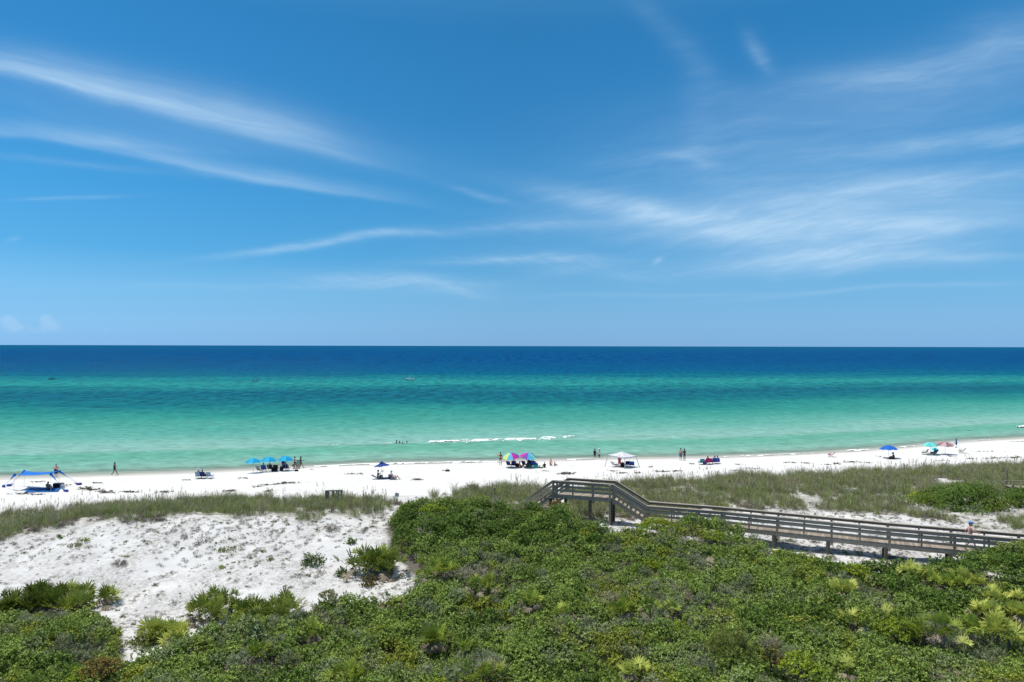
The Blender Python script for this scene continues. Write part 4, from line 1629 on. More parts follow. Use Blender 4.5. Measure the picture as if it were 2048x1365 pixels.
person(at(589, 938), 'reach', -70, "person in pink top reaching right beside the turquoise umbrellas", SKIN_B, 1.68, wear=(('shirt', mat("dusty_pink_cloth", (.42, .22, .2))), ('trunks', BLACK)))
person(at(587, 939), 'crouch', -85, "slim child bending forward next to the rightmost turquoise umbrella", SKIN_C, 1.45, wear=(('briefs', BLACK),))
person(at(601.5, 937.5), 'walk', -80, "dark haired woman walking off right beside a grey folded lounger", SKIN_C, 1.66, wear=(('swimsuit', BLACK),), hairstyle='long')
b = MB()
for sx in (-.28, .28):
    b.tube([(sx, 0, 0), (sx, 0, 1.15)], .016, 6)
for k in range(7):
    b.box((0, 0, .08 + k * .165), (.55, .025, .11))
o = b.build("folded_lounger", GREYF)
o.location = at(595.5, 938, .12)
o.rotation_euler = (R(-8), R(8), R(10))
tag(o, "grey folded lounger carried upright at the right of the turquoise umbrellas", "folded lounger")
bag(at(593, 943), BLACK, "small black bag lying at the right end of the umbrella shade", (.5, .3, .22), 20)

# navy market umbrella with two people facing right
umbrella(at(766, 957), 1.95, 1.0, .46, (DENIM,), "dark navy umbrella with a vent cap standing alone over two sunbathers", (-2, -6), flat=True, sides=6, vent=True, scallop=.03)
p = at(757.5, 958.5)
chair(p, -82, NAVY, "navy reclined chair of the drinking sunbather under the navy umbrella", frame=STEEL, recline=.9, low=True)
person(p, 'chair_drink', -82, "dark haired sunbather sitting up and lifting a drink under the navy umbrella", SKIN_C, 1.72, wear=(('trunks', BLACK),), lift=-.1)
b = MB()
b.tube([(0, 0, 0), (0, 0, .14), (0, 0, .19), (0, 0, .24)], [.036, .036, .016, .014], 8)
o = b.build("drink_bottle", BLACK, smooth=True)
o.location = p + Vector((.46, -.10, .92))
o.rotation_euler = (0, R(60), 0)
tag(o, "small dark drink bottle held up by the sunbather", "bottle")
_c = at(772, 958.5)
b = MB()
b.box((0, 0, .03), (2.1, .9, .03))
o = b.build("beach_towel", mat("slate_blue_cloth", (.07, .10, .20), .9), bevel=.01)
o.location = _c
o.rotation_euler = (0, R(-.5), R(4))
tag(o, "slate blue towel lying between the two sunbathers", "towel")
bag(at(781, 958), NAVY, "dark navy bag leaning behind the reclining sunbather's chair", (.55, .4, .5), 5)
p = at(788.5, 959.5)
chair(p, -80, NAVY, "navy low chair holding the reclining sunbather in pink", frame=STEEL, recline=.5, low=True)
person(p, 'lounge', -80, "sunbather in pale pink reclining with knees bent, facing right", SKIN_A, 1.68, hair=mat("auburn_hair", (.22, .09, .05)), wear=(('shirt', mat("pale_pink_cloth", (.5, .34, .38))), ('briefs', NAVY)), lift=-.1)

# swimmers
for (u, v, hh, hd_, lab, wr, ps) in ((793, 889.5, 1.70, -60, "bather standing chest deep, leftmost and tallest of four in the surf", BLACK, 'hands_front'),
                                 (799, 888.5, 1.62, 40, "bather farther out in the surf, second from left of four", NAVY, 'stand'),
                                 (805.5, 891, 1.6, 150, "bather nearest the beach of the four heads in the surf", BLACK, 'hold'),
                                 (814, 889.8, 1.65, 100, "bather at the right end of the four in the surf", NAVY, 'stand')):
    q = xyz_at(u, v, 0)
    person(Vector((q.x, q.y, -.92 if u == 793 else -1.05)), ps, hd_, lab, SKIN_C, hh, wear=(('swimsuit', wr),), group="bathers in the surf")

# dark tuft of weed washed up alone
o = bag(at(895, 943), BLACK, "low black bag dropped alone on the open sand", (.62, .32, .2), 10)

# rainbow umbrellas
person(at(1001, 931), 'arm_out', 15, "sunburnt woman in black bikini standing left of the rainbow umbrellas", mat("sunburnt_skin", (.58, .25, .17), .6, .05), 1.75, wear=(('briefs', BLACK), ('band', BLACK)), hairstyle='bun')
RB = (FUCH, VIOL, INDI, SKYB, LIME, YELL, LIME, FUCH)
um = umbrella(at(1023.5, 935), 2.02, 1.14, .58, (INDI, LIME, INDI, LIME, YELL, SKYB, FUCH, VIOL), "rainbow umbrella with lime left side and fuchsia right side", (12, -3), group="rainbow umbrellas")
um.rotation_euler = (R(13), R(-3), R(-6))
um = umbrella(at(1053.5, 935), 2.06, 1.14, .58, (YELL, LIME, SKYB, FUCH, VIOL, SKYB, LIME, INDI), "rainbow umbrella with fuchsia left side and aqua right side", (12, 3), group="rainbow umbrellas")
um.rotation_euler = (R(14), R(3), R(16))
chair(at(1019.5, 934.5), -30, NAVY, "empty navy chair at the left end under the rainbow umbrellas", frame=DARKM)
p = at(1028, 935)
chair(p, -6, NAVY, "navy chair holding the person in red under a rainbow umbrella", frame=DARKM)
person(p, 'chair', -6, "person in red shirt seated under the left rainbow umbrella", SKIN_C, 1.72, wear=(('shirt', RED), ('trunks', NAVY)))
bag(at(1034.5, 934), BLACK, "black bag right of the person in red", (.5, .36, .46), 0)
p = at(1041.5, 936)
person(p, 'ground_lean', -80, "person lying back on the sand with legs stretched between the rainbow umbrellas", SKIN_C, 1.6, wear=(('trunks', mat("maroon_cloth", (.12, .03, .05))),))
chair(at(1050.5, 934), -35, NAVY, "empty navy chair in the middle under the rainbow umbrellas", frame=NAVY)
p = at(1056.5, 931)
person(p, 'stand', 160, "person with dark hair standing behind the right rainbow umbrella's chairs", SKIN_B, 1.42, wear=(('shirt', WHITE), ('trunks', NAVY)))
chair(at(1058.5, 932.5), 8, NAVY, "navy chair with a green towel hung in front, under the right rainbow umbrella", frame=DARKM)
bag(at(1056.8, 935.5), GREEN, "dark green bag in front of the navy chairs", (.7, .4, .5), 0)
p = at(1066, 935)
chair(p, 5, ROYAL, "royal blue chair with the dark haired person, right rainbow umbrella", frame=DARKM)
person(p, 'chair', 5, "dark haired person seated in the royal blue chair under a rainbow umbrella", SKIN_C, 1.68, wear=(('shirt', NAVY), ('trunks', BLACK)), hairstyle='bun')
bag(at(1072.5, 935), BLACK, "black tote bag at the right end of the rainbow umbrella shade", (.5, .36, .55), 0)
b = MB()
b.box((0, 0, 0), (.55, .03, .42))
b.capsule((-.28, 0, .22), (.28, 0, .22), .03, .03, 8)
o = b.build("hung_towel", mat("sea_green_cloth", (.02, .22, .20), .9), bevel=.01)
o.location = at(1071, 934, .75)
tag(o, "sea green towel hung beside the royal blue chair", "towel")
b = MB()
for k, (r1, z) in enumerate(((.11, 0), (.15, .28))):
    pass
b.tube([(0, 0, 0), (0, 0, .02), (0, 0, .28), (0, 0, .29), (0, 0, .285), (0, 0, .05)], [.10, .112, .15, .152, .138, .10], 16)
b.tube([(.15 * math.cos(a), 0, .28 + .15 * math.sin(a)) for a in np.linspace(0, PI, 9)], .008, 5)
o = b.build("toy_bucket", WHITE, smooth=True)
o.location = at(1079, 935.5)
tag(o, "white toy bucket on sand left of the sitting dark haired child", "bucket")
b = MB()
b.capsule((-.3, 0, .05), (.2, .05, .07), .07, .09, 8)
b.capsule((.0, .1, .06), (.34, .12, .05), .08, .05, 8)
o = b.build("bundled_towel", BLACK, smooth=True)
o.location = at(1081, 937)
tag(o, "black bundled towel on sand beside the white toy bucket", "towel")
person(at(1089.3, 936), 'ground', 20, "child with dark top sitting on the sand, back turned", SKIN_C, 1.35, wear=(('shirt', mat("brown_cloth", (.06, .025, .02))), ('briefs', BLACK)))
person(at(1101.5, 932), 'kneel', -25, "fair child kneeling upright on the sand near the waterline", SKIN_A, 1.45, hair=HAIR_B, wear=(('briefs', NAVY),))
person(at(1109, 932.5), 'ground', -60, "small child sitting at the right of the kneeling fair child", SKIN_B, 1.15, hair=HAIR_B, wear=(('briefs', STRIPE),))

# two waders
for (u, v, lab, wr, ht) in ((1189.5, 918, "wader in black swimsuit knee deep in the sea, left of two", BLACK, None),
                            (1198.5, 918, "wader wearing a white hat knee deep in the sea, right of two", GREYF, (WHITE, True))):
    q = xyz_at(u, v, -.35)
    person(q + Vector((0, 0, -.18)), 'wade', -30 if ht is None else 40, lab, SKIN_C, 1.70, wear=(('swimsuit', wr),) + ((('shirt', WHITE),) if ht else ()), hat=ht, hairstyle='bun' if ht is None else 'short')


# white slant-leg canopy
def build_tent():
    c = at(1245, 934.5)
    root = empty("canopy_tent", c)
    tag(root, "white pop up canopy on four splayed legs over navy chairs", "canopy tent")
    feet = [at(1209.6, 933.2) - c, at(1250.4, 938) - c, at(1279, 934.6) - c]
    feet.append(feet[0] + feet[2] - feet[1])
    mid = (feet[0] + feet[2]) / 2
    eave = []
    for p in feet:
        q = mid + (p - mid) * .80
        eave.append(Vector((q.x, q.y, 1.56)))
    apex = Vector((mid.x, mid.y, 2.06))
    b = MB()
    n = 8
    vs, fs = [], []
    for s in range(4):
        a, d = eave[s], eave[(s + 1) % 4]
        k0 = len(vs)
        for i in range(n + 1):
            for j in range(n + 1):
                e = a.lerp(d, j / n)
                t_ = i / n
                p = apex.lerp(e, t_)
                p.z -= .05 * math.sin(PI * j / n) * t_ + .05 * math.sin(PI * t_)
                vs.append(tuple(p))
        fs += [(k0 + i * (n + 1) + j, k0 + (i + 1) * (n + 1) + j, k0 + (i + 1) * (n + 1) + j + 1, k0 + i * (n + 1) + j + 1) for i in range(n) for j in range(n)]
        k0 = len(vs)
        for j in range(n + 1):
            e = a.lerp(d, j / n)
            dz = .05 * math.sin(PI * j / n)
            vs += [(e.x, e.y, e.z - dz), (e.x, e.y, e.z - dz - .17)]
        fs += [(k0 + 2 * j, k0 + 2 * j + 1, k0 + 2 * j + 3, k0 + 2 * j + 2) for j in range(n)]
    b.add(vs, fs)
    cn = b.build("canopy", mat("white_canopy_cloth", (.72, .72, .75), .75, .04, trans=.25), root)
    cn.modifiers.new('cloth', 'SOLIDIFY').thickness = .008
    for p, e in zip(feet, eave):
        b = MB()
        b.beam(p - Vector((0, 0, .05)), e - Vector((0, 0, .02)), .075, .075, up=(0, 1, 0))
        lg = b.build("leg", STEEL, root)
        b = MB()
        b.box(p + Vector((0, 0, .02)), (.14, .14, .03))
        b.build("foot_plate", DARKM, lg)
    b = MB()
    for s in range(4):
        b.tube([eave[s] - Vector((0, 0, .06)), eave[(s + 1) % 4] - Vector((0, 0, .06))], .014, 6)
    b.build("roof_frame", STEEL, root)


build_tent()
p = at(1231, 934.5)
chair(p, -60, mat("silver_cloth", (.34, .36, .38)), "silver grey chair at the left under the white canopy", frame=BLACK, recline=.4)
person(at(1239, 935.5), 'hold', 170, "person in red patterned swimwear standing under the white canopy", SKIN_A, 1.62, hair=HAIR_B, wear=(('swimsuit', RED), ('trunks', RED)))
bag(at(1245, 934.5), BLACK, "black bag behind the front leg of the white canopy", (.5, .4, .6), 0)
chair(at(1253, 934), 10, NAVY, "navy chair just right of the front leg of the white canopy", frame=STEEL)
chair(at(1263.5, 934.8), -8, ROYAL, "royal blue chair at the right under the white canopy", frame=STEEL)

# couple at the waterline
person(at(1361.5, 922), 'stand', 6, "man with bare back and grey blue shorts standing beside a woman", SKIN_A, 1.80, 1.08, wear=(('trunks', mat("greyish_blue_cloth", (.10, .11, .2))),))
person(at(1369, 922), 'hold', 18, "slim woman in dark bikini standing right of the man in shorts", SKIN_C, 1.72, .86, wear=(('briefs', BLACK), ('band', BLACK)), hairstyle='bun')

# coloured chairs
chair(at(1402, 929.5), 5, TEAL, "empty teal chair, left of the magenta chairs", frame=mat("teal_tube", (.03, .28, .33), .4))
bag(at(1409.5, 929.5), PURPLE, "purple bag between the teal and magenta chairs", (.5, .4, .55), 0)
p = at(1414.5, 929)
chair(p, 3, MAGENTA, "magenta chair holding the dark haired person, next to the teal chair", frame=MAGENTA)
person(p, 'chair', 3, "dark haired person in magenta seated right of the teal chair", SKIN_C, 1.7, wear=(('shirt', MAGENTA), ('trunks', BLACK)))
chair(at(1421, 928.5), -25, MAGENTA, "empty magenta chair turned toward the blue chairs", frame=DARKM)
p = at(1429, 928)
chair(p, -10, ROYAL, "royal blue chair holding a person, left one right of magenta chairs", frame=STEEL)
person(p, 'chair', -10, "person in royal blue seated next to the magenta chairs", SKIN_B, 1.65, wear=(('shirt', ROYAL), ('trunks', NAVY)))
p = at(1435, 927.5)
chair(p, -20, ROYAL, "royal blue chair at the right end of the coloured chairs", frame=STEEL)
person(p, 'chair', -20, "person in white shirt seated at the right end of the coloured chairs", SKIN_B, 1.65, wear=(('shirt', WHITE), ('trunks', ROYAL)))

chair(at(1660.5, 914), 62, ROSE, "lone raspberry pink chair reclined at the waterline", frame=ROSE, recline=.35)

# cobalt umbrella on the right
umbrella(at(1778, 917), 1.86, 1.26, .60, (COBALT,), "cobalt blue umbrella standing alone over a person in black", (-3, -1), scallop=.08)
person(at(1787.5, 919), 'ground', 70, "person in black sitting hunched on the sand beside the cobalt umbrella", SKIN_C, 1.75, 1.15, wear=(('shirt', BLACK), ('trunks', BLACK)), hat=(BLACK, True))
bag(at(1781.5, 919), BLACK, "low black bag by the feet of the person in black", (.6, .36, .26), 0)

# far right group
umbrella(at(1861, 908.5), 1.80, 1.08, .44, (AQUA, LIME), "aqua umbrella touching the pale pink umbrella", (8, -5), scallop=.06)
umbrella(at(1890, 909), 1.92, 1.24, .46, (PINKW, PINKS), "pale pink umbrella with rose stripes, right of the aqua one", (8, -4), scallop=.06)
chair(at(1848.5, 909.5), 40, GREYF, "grey chair left of the aqua umbrella", frame=DARKM)
chair(at(1858.5, 911), 60, mat("sage_cloth", (.16, .19, .16)), "sage grey reclined chair below the aqua umbrella", frame=STEEL, recline=.8, low=True)
p = at(1867, 911)
chair(p, 20, BLACK, "black chair shaded by the small turquoise umbrella", frame=DARKM)
umbrella(p + Vector((.25, .3, 0)), 1.15, .52, .34, (mat("small_turquoise_cloth", (.04, .58, .68), .7, .06, trans=.2),), "small round turquoise umbrella low over the black chair", (16, 3), scallop=.03)
person(p, 'chair', 20, "person in turquoise slouched in the black chair under the small umbrella", SKIN_C, 1.5, wear=(('shirt', mat("turquoise_cloth", (.04, .45, .52))), ('trunks', BLACK)))
# furled umbrella
root = empty("furled_umbrella", at(1912.5, 895.5))
tag(root, "furled blue umbrella planted upright at the far right", "umbrella")
b = MB()
b.tube([(0, 0, -.3), (0, 0, 1.55)], .02, 8)
b.build("pole", STEEL, root)
b = MB()
b.tube([(0, 0, .40), (0.01, 0, .55), (0, .01, 1.0), (0.01, 0, 1.35), (0, 0, 1.52)], [.09, .13, .12, .07, .025], 10)
b.build("furled_canopy", mat("furled_blue_cloth", (.01, .10, .24), .8), root, smooth=True)
b = MB()
b.tube([(0, 0, -.1), (0, 0, .12)], [.16, .11], 10)
b.build("sand_anchor", DARKM, root)
chair(at(1922, 906.5), 58, GREYF, "grey chair alone at the far right, past the furled umbrella", frame=DARKM, recline=.2)

# walker on the boardwalk
_u, _v = 1940, 1052
q = xyz_at(1938, 1072, 4.06)
person(Vector((29.3, 43.7, 4.08)), 'walk', -115, "shirtless man with bright blue cap walking right along the boardwalk", mat("pink_sunburnt_skin", (.56, .30, .24), .6, .05), 1.72, 1.12, hair=HAIR_G,
       wear=(('trunks', mat("pale_grey_cloth", (.5, .5, .52))),), hat=(mat("bright_blue_cap_cloth", (.06, .28, .55)), False))


# ------------------------------------------------------------------ craft out on the water
def hull(mb, L, W, h, mi=0, rocker=.12, sharp=True):
    n, m = 16, 9
    vs = []
    for i in range(n + 1):
        k = i / n
        x = (k - .5) * L
        w = W / 2 * (1 - max(0, (k - .45) / .55) ** 2.2) if sharp else W / 2 * (1 - abs(2 * k - 1) ** 2.6)
        w = max(w, .012)
        up = rocker * (2 * k - 1) ** 2
        for j in range(m):
            a = PI * j / (m - 1)
            vs.append((x, -w * math.cos(a), h + up - (h + .12) * math.sin(a) ** .8))
    fs = [(i * m + j, (i + 1) * m + j, (i + 1) * m + j + 1, i * m + j + 1) for i in range(n) for j in range(m - 1)]
    fs += [(i * m + m - 1, (i + 1) * m + m - 1, (i + 1) * m, i * m) for i in range(n)]
    fs += [tuple(range(m)), tuple(reversed(range(n * m, (n + 1) * m)))]
    mb.add(vs, fs, mi)


q = xyz_at(820, 760.5, 0)
root = empty("motorboat", q, R(3))
tag(root, "small open white motorboat with black outboard far out on the sea", "boat")
b = MB()
hull(b, 4.6, 1.6, .62)
b.build("hull", mat("boat_white", (.88, .88, .88), .35, .04), root, smooth=False)
b = MB()
b.box((-2.45, 0, .78), (.42, .42, .50))
b.box((-2.42, 0, .25), (.16, .14, .75))
b.build("outboard_motor", BLACK, root, bevel=.05)
b = MB()
b.box((-.1, 0, .72), (.35, 1.1, .10))
b.box((-1.3, 0, .72), (.35, 1.1, .10))
b.build("bench", GREYF, root)
b = MB()
b.tube([(1.0, -.55, .66), (1.2, -.5, .95), (2.0, -.12, .98)], .02, 6)
b.tube([(1.0, .55, .66), (1.2, .5, .95), (2.0, .12, .98)], .02, 6)
b.build("bow_rail", STEEL, root)
person(q + Vector((.05, .1, .42)), 'chair', -90, "person in white shirt sitting in the white motorboat", SKIN_B, 1.75, wear=(('shirt', WHITE), ('trunks', BLACK)), hat=(WHITE, True))

for (u, v, L, mm, lab, plab, pm) in ((103, 759.3, 3.6, mat("dark_hull", (.02, .03, .06), .4), "dark kayak far out at the left", "paddler in dark clothes sitting in the dark kayak at the left", NAVY),
                                 (510.5, 763.8, 3.0, mat("slate_hull", (.16, .17, .20), .4), "slate grey kayak out between the dark kayak and the motorboat", "paddler in grey top sitting in the slate grey kayak", SANDF)):
    q = xyz_at(u, v, 0)
    root = empty("kayak", q, R(4))
    tag(root, lab, "kayak", "kayaks")
    b = MB()
    hull(b, L, .78, .26, sharp=False)
    b.build("hull", mm, root)
    b = MB()
    b.tube([(-.9, -.5, .5), (.5, .7, .9)], .02, 6)
    b.box((-.98, -.57, .47), (.34, .05, .18), Matrix.Rotation(R(-30), 3, 'Y'))
    b.box((.58, .77, .93), (.34, .05, .18), Matrix.Rotation(R(-30), 3, 'Y'))
    o = b.build("kayak_paddle", DARKM)
    o.location = q + Vector((.1, 0, .1))
    tag(o, "double bladed paddle held across the " + ("dark kayak" if u < 300 else "slate grey kayak"), "paddle")
    person(q + Vector((0, 0, .06)), 'ground', -86, plab, SKIN_C if u < 300 else SKIN_A, 1.75, wear=(('shirt', pm),))


# ------------------------------------------------------------------ plants
def leaf_mat(name, lo, hi, patch=None, grey=None, trans=0.16, rough=0.55, noise_scale=0.16, patch_lo=0.55, patch_hi=0.68):
    """leaf colour from a per sprig tint, with drifts of another hue over the ground it grows on"""
    m = bpy.data.materials.new(name)
    m.use_nodes = True
    t = NT(m.node_tree)
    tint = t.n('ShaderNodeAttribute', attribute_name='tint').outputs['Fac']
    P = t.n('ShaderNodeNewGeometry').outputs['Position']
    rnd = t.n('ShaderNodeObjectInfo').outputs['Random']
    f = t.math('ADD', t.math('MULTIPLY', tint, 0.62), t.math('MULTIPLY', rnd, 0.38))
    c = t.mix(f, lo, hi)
    if patch is not None:
        n1 = t.noise(P, noise_scale, 3, 0.6)
        c = t.mix(t.math('MULTIPLY', t.smooth(n1, patch_lo, patch_hi), 0.8), c, t.mix(f, tuple(q * .5 for q in patch), patch))
    if grey is not None:
        n2 = t.noise(t.vmath('ADD', P, (37.0, 11.0, 5.0)), noise_scale * 2.2, 4, 0.65)
        c = t.mix(t.math('MULTIPLY', t.smooth(n2, 0.52, 0.66), 0.65), c, t.mix(f, tuple(q * .55 for q in grey), grey))
    bs = t.n('ShaderNodeBsdfPrincipled', ins={'Base Color': c, 'Roughness': rough, 'Specular IOR Level': 0.18})
    sh = bs.outputs[0]
    if trans:
        tr = t.n('ShaderNodeBsdfTranslucent', ins={'Color': c})
        sh = t.n('ShaderNodeMixShader', ins={0: trans, 1: sh, 2: tr.outputs[0]}).outputs[0]
    out = t.n('ShaderNodeOutputMaterial')
    m.node_tree.links.new(sh, out.inputs[0])
    return m


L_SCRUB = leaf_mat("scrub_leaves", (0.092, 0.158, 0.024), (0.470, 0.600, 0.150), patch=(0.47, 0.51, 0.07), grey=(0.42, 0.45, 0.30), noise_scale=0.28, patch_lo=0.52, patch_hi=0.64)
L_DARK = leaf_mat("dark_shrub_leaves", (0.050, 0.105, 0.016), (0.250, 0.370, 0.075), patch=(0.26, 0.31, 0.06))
L_LIME = leaf_mat("lime_shrub_leaves", (0.19, 0.26, 0.02), (0.46, 0.56, 0.06))
L_PINE = leaf_mat("rosemary_needles", (0.10, 0.14, 0.03), (0.30, 0.34, 0.07), patch=(0.25, 0.19, 0.05), noise_scale=0.9)
L_RUST = leaf_mat("rusty_leaves", (0.17, 0.13, 0.035), (0.38, 0.27, 0.08), patch=(0.14, 0.18, 0.03), noise_scale=1.4)
L_SILV = leaf_mat("silver_twigs", (0.21, 0.175, 0.12), (0.50, 0.44, 0.33), trans=0.0)
L_PALM = leaf_mat("palmetto_blades", (0.090, 0.150, 0.018), (0.430, 0.500, 0.080), trans=0.25)
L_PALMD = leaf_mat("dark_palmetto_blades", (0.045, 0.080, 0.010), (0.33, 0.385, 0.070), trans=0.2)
L_PALMY = leaf_mat("yellow_palmetto_blades", (0.230, 0.290, 0.035), (0.700, 0.720, 0.180), trans=0.25)  # yellow-green leaf colour
L_DEAD = leaf_mat("dead_palmetto_blades", (0.10, 0.075, 0.05), (0.36, 0.30, 0.22), trans=0.0, rough=.8)
L_GRASS = leaf_mat("dune_grass_blades", (0.150, 0.180, 0.065), (0.400, 0.440, 0.180), patch=(0.29, 0.34, 0.12), grey=(0.36, 0.33, 0.27), trans=0.15, rough=.7, noise_scale=0.2)
L_SAGE = leaf_mat("sage_green_sprigs", (0.10, 0.125, 0.06), (0.40, 0.45, 0.26))
L_STRAW = leaf_mat("sea_oat_stalks", (0.20, 0.18, 0.10), (0.42, 0.38, 0.25), trans=0.1, rough=.8)
L_TWIG = leaf_mat("dead_twigs", (0.16, 0.14, 0.11), (0.38, 0.345, 0.285), trans=0.0, rough=.9)
BARK = mat("grey_bark", (0.12, 0.10, 0.08), .9)


class Leafer:
    """fast collector of folded leaf faces"""

    def __init__(self):
        self.V, self.T = [], []

    def leaves(self, base, d, side, L, W, tint, fold=.25):
        base, d, side = np.atleast_2d(base), np.atleast_2d(d), np.atleast_2d(side)
        n = len(d)
        L = np.broadcast_to(L, n)[:, None]
        W = np.broadcast_to(W, n)[:, None]
        up = np.cross(side, d)
        v = np.stack([base + 0 * d, base + d * L * .5 + side * W * .5 + up * W * fold, base + d * L, base + d * L * .5 - side * W * .5 + up * W * fold], 1)
        self.V.append(v.reshape(-1, 3))
        self.T.append(np.repeat(np.broadcast_to(tint, n), 4))

    def mesh(self, name, m):
        v = np.concatenate(self.V)
        n = len(v) // 4
        me = bpy.data.meshes.new(name)
        me.vertices.add(len(v))
        me.vertices.foreach_set('co', v.ravel())
        me.loops.add(n * 4)
        me.loops.foreach_set('vertex_index', np.arange(n * 4, dtype=np.int32))
        me.polygons.add(n)
        me.polygons.foreach_set('loop_start', (np.arange(n) * 4).astype(np.int32))
        me.update(calc_edges=True)
        a = me.attributes.new('tint', 'FLOAT', 'POINT')
        a.data.foreach_set('value', np.clip(np.concatenate(self.T), 0, 1).astype(np.float32))
        me.materials.append(m)
        return me


def unit(v):
    return v / (np.linalg.norm(v, axis=-1, keepdims=True) + 1e-9)


def foliage(r, nt, rad, L, W, per, zlo=-.1, inner=.62, lump=.15):
    """sprigs of leaves spread through the outer shell of a dome of radii rad"""
    lf = Leafer()
    rad = np.ones(3) * rad if np.isscalar(rad) else np.asarray(rad, float)
    d = unit(r.normal(size=(nt * 3, 3)))
    d = d[d[:, 2] > zlo][:nt]
    k = r.uniform(inner, 1.0, len(d)) * (1 + lump * fuzz(d[:, 0] * 2, d[:, 1] * 2 + d[:, 2] * 1.5, 2.4, int(r.integers(50))))
    c = d * k[:, None] * rad
    ax = unit(d + np.array([0, 0, .55]) + r.normal(size=d.shape) * .25)
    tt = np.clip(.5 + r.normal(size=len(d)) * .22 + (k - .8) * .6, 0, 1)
    for i in range(per):
        p = unit(np.cross(ax, r.normal(size=ax.shape)))
        a = r.uniform(.35, 1.45, len(d))[:, None]
        ld = unit(ax * np.cos(a) + p * np.sin(a))
        sd_ = unit(np.cross(ld, ax + r.normal(size=ax.shape) * .3))
        lf.leaves(c + ax * r.uniform(-.5, .5, (len(d), 1)) * L * .9, ld, sd_, L * r.uniform(.7, 1.2, len(d)), W * r.uniform(.8, 1.2, len(d)), tt + r.normal(size=len(d)) * .12)
    return lf


def proto(me):
    return bpy.data.objects.new(me.name, me)


def scatter(name, pts, rot, scl, idx, protos):
    """one object that plants copies of the given meshes at its points"""
    me = bpy.data.meshes.new(name)
    n = len(pts)
    me.vertices.add(n)
    me.vertices.foreach_set('co', np.asarray(pts, np.float32).ravel())
    a = me.attributes.new('rot', 'FLOAT_VECTOR', 'POINT')
    a.data.foreach_set('vector', np.asarray(rot, np.float32).ravel())
    a = me.attributes.new('scl', 'FLOAT_VECTOR', 'POINT')
    s = np.asarray(scl, np.float32)
    s = np.repeat(s[:, None], 3, 1) if s.ndim == 1 else s
    a.data.foreach_set('vector', s.ravel())
    a = me.attributes.new('idx', 'INT', 'POINT')
    a.data.foreach_set('value', np.asarray(idx, np.int32))
    me.update()
    o = bpy.data.objects.new(name, me)
    COL.objects.link(o)
    ng = bpy.data.node_groups.new(name + "_planting", 'GeometryNodeTree')
    ng.interface.new_socket("Geometry", in_out='INPUT', socket_type='NodeSocketGeometry')
    ng.interface.new_socket("Geometry", in_out='OUTPUT', socket_type='NodeSocketGeometry')
    N, Lk = ng.nodes, ng.links
    gi, go = N.new('NodeGroupInput'), N.new('NodeGroupOutput')
    ip = N.new('GeometryNodeInstanceOnPoints')
    Lk.new(gi.outputs[0], ip.inputs['Points'])
    jn = N.new('GeometryNodeJoinGeometry')
    for p in reversed(protos):
        oi = N.new('GeometryNodeObjectInfo')
        oi.transform_space = 'ORIGINAL'
        oi.inputs['Object'].default_value = p
        g2 = N.new('GeometryNodeGeometryToInstance')
        Lk.new(oi.outputs['Geometry'], g2.inputs[0])
        Lk.new(g2.outputs[0], jn.inputs[0])
    Lk.new(jn.outputs[0], ip.inputs['Instance'])
    ip.inputs['Pick Instance'].default_value = True
    for nm, typ, sock in (('idx', 'INT', 'Instance Index'), ('rot', 'FLOAT_VECTOR', 'Rotation'), ('scl', 'FLOAT_VECTOR', 'Scale')):
        na = N.new('GeometryNodeInputNamedAttribute')
        na.data_type = typ
        na.inputs['Name'].default_value = nm
        Lk.new([q for q in na.outputs if q.enabled and q.name == 'Attribute'][0], ip.inputs[sock])
    Lk.new(ip.outputs[0], go.inputs[0])
    md = o.modifiers.new('planting', 'NODES')
    md.node_group = ng
    tag(o, kind='stuff')
    return o


def in_view(x, y, z, mu=260, mv=140):
    """keeps what the photo frame and a generous margin round it can see"""
    u = 1024 + FPX * x / np.maximum(y, 1)
    v = 692 + FPX * (17 - z) / np.maximum(y, 1)
    return (u > -mu) & (u < 2048 + mu) & (v < 1365 + mv)


EXCL = []          # places held by single plants


# ---- single shrubs
def shrub(u, v, rx, rz, m, label, nt=None, L=.085, W=.042, lift=None, sink=.0, ry=None, per=11, group=None, cat="shrub", name="shrub"):
    p = at(u, v, lift if lift is not None else 0)
    if lift is not None:
        p.z = float(H(np.array([p.x]), np.array([p.y]))[0]) + lift + .15 - rz * .5
    ry = ry or rx * .85
    root = empty(name, p)
    tag(root, label, cat, group)
    r = np.random.default_rng(int(u * 7 + v))
    nt = nt or int(190 * (rx * ry + (rx + ry) * rz * .8))
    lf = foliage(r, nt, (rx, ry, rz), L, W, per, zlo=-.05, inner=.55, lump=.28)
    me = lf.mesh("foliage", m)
    o = bpy.data.objects.new("foliage", me)
    COL.objects.link(o)
    o.parent = root
    b = MB()
    for k in range(9):
        a = 2 * PI * k / 9 + r.uniform(0, .5)
        e = r.uniform(.5, .85)
        b.tube([(0.05 * math.cos(a), .05 * math.sin(a), -.25), (rx * e * .5 * math.cos(a), ry * e * .5 * math.sin(a), rz * .35), (rx * e * math.cos(a), ry * e * math.sin(a), rz * r.uniform(.5, .75))], [.03, .02, .008], 5)
    b.build("stems", BARK, root)
    EXCL.append((p.x, p.y, max(rx, ry) * .95))
    return root


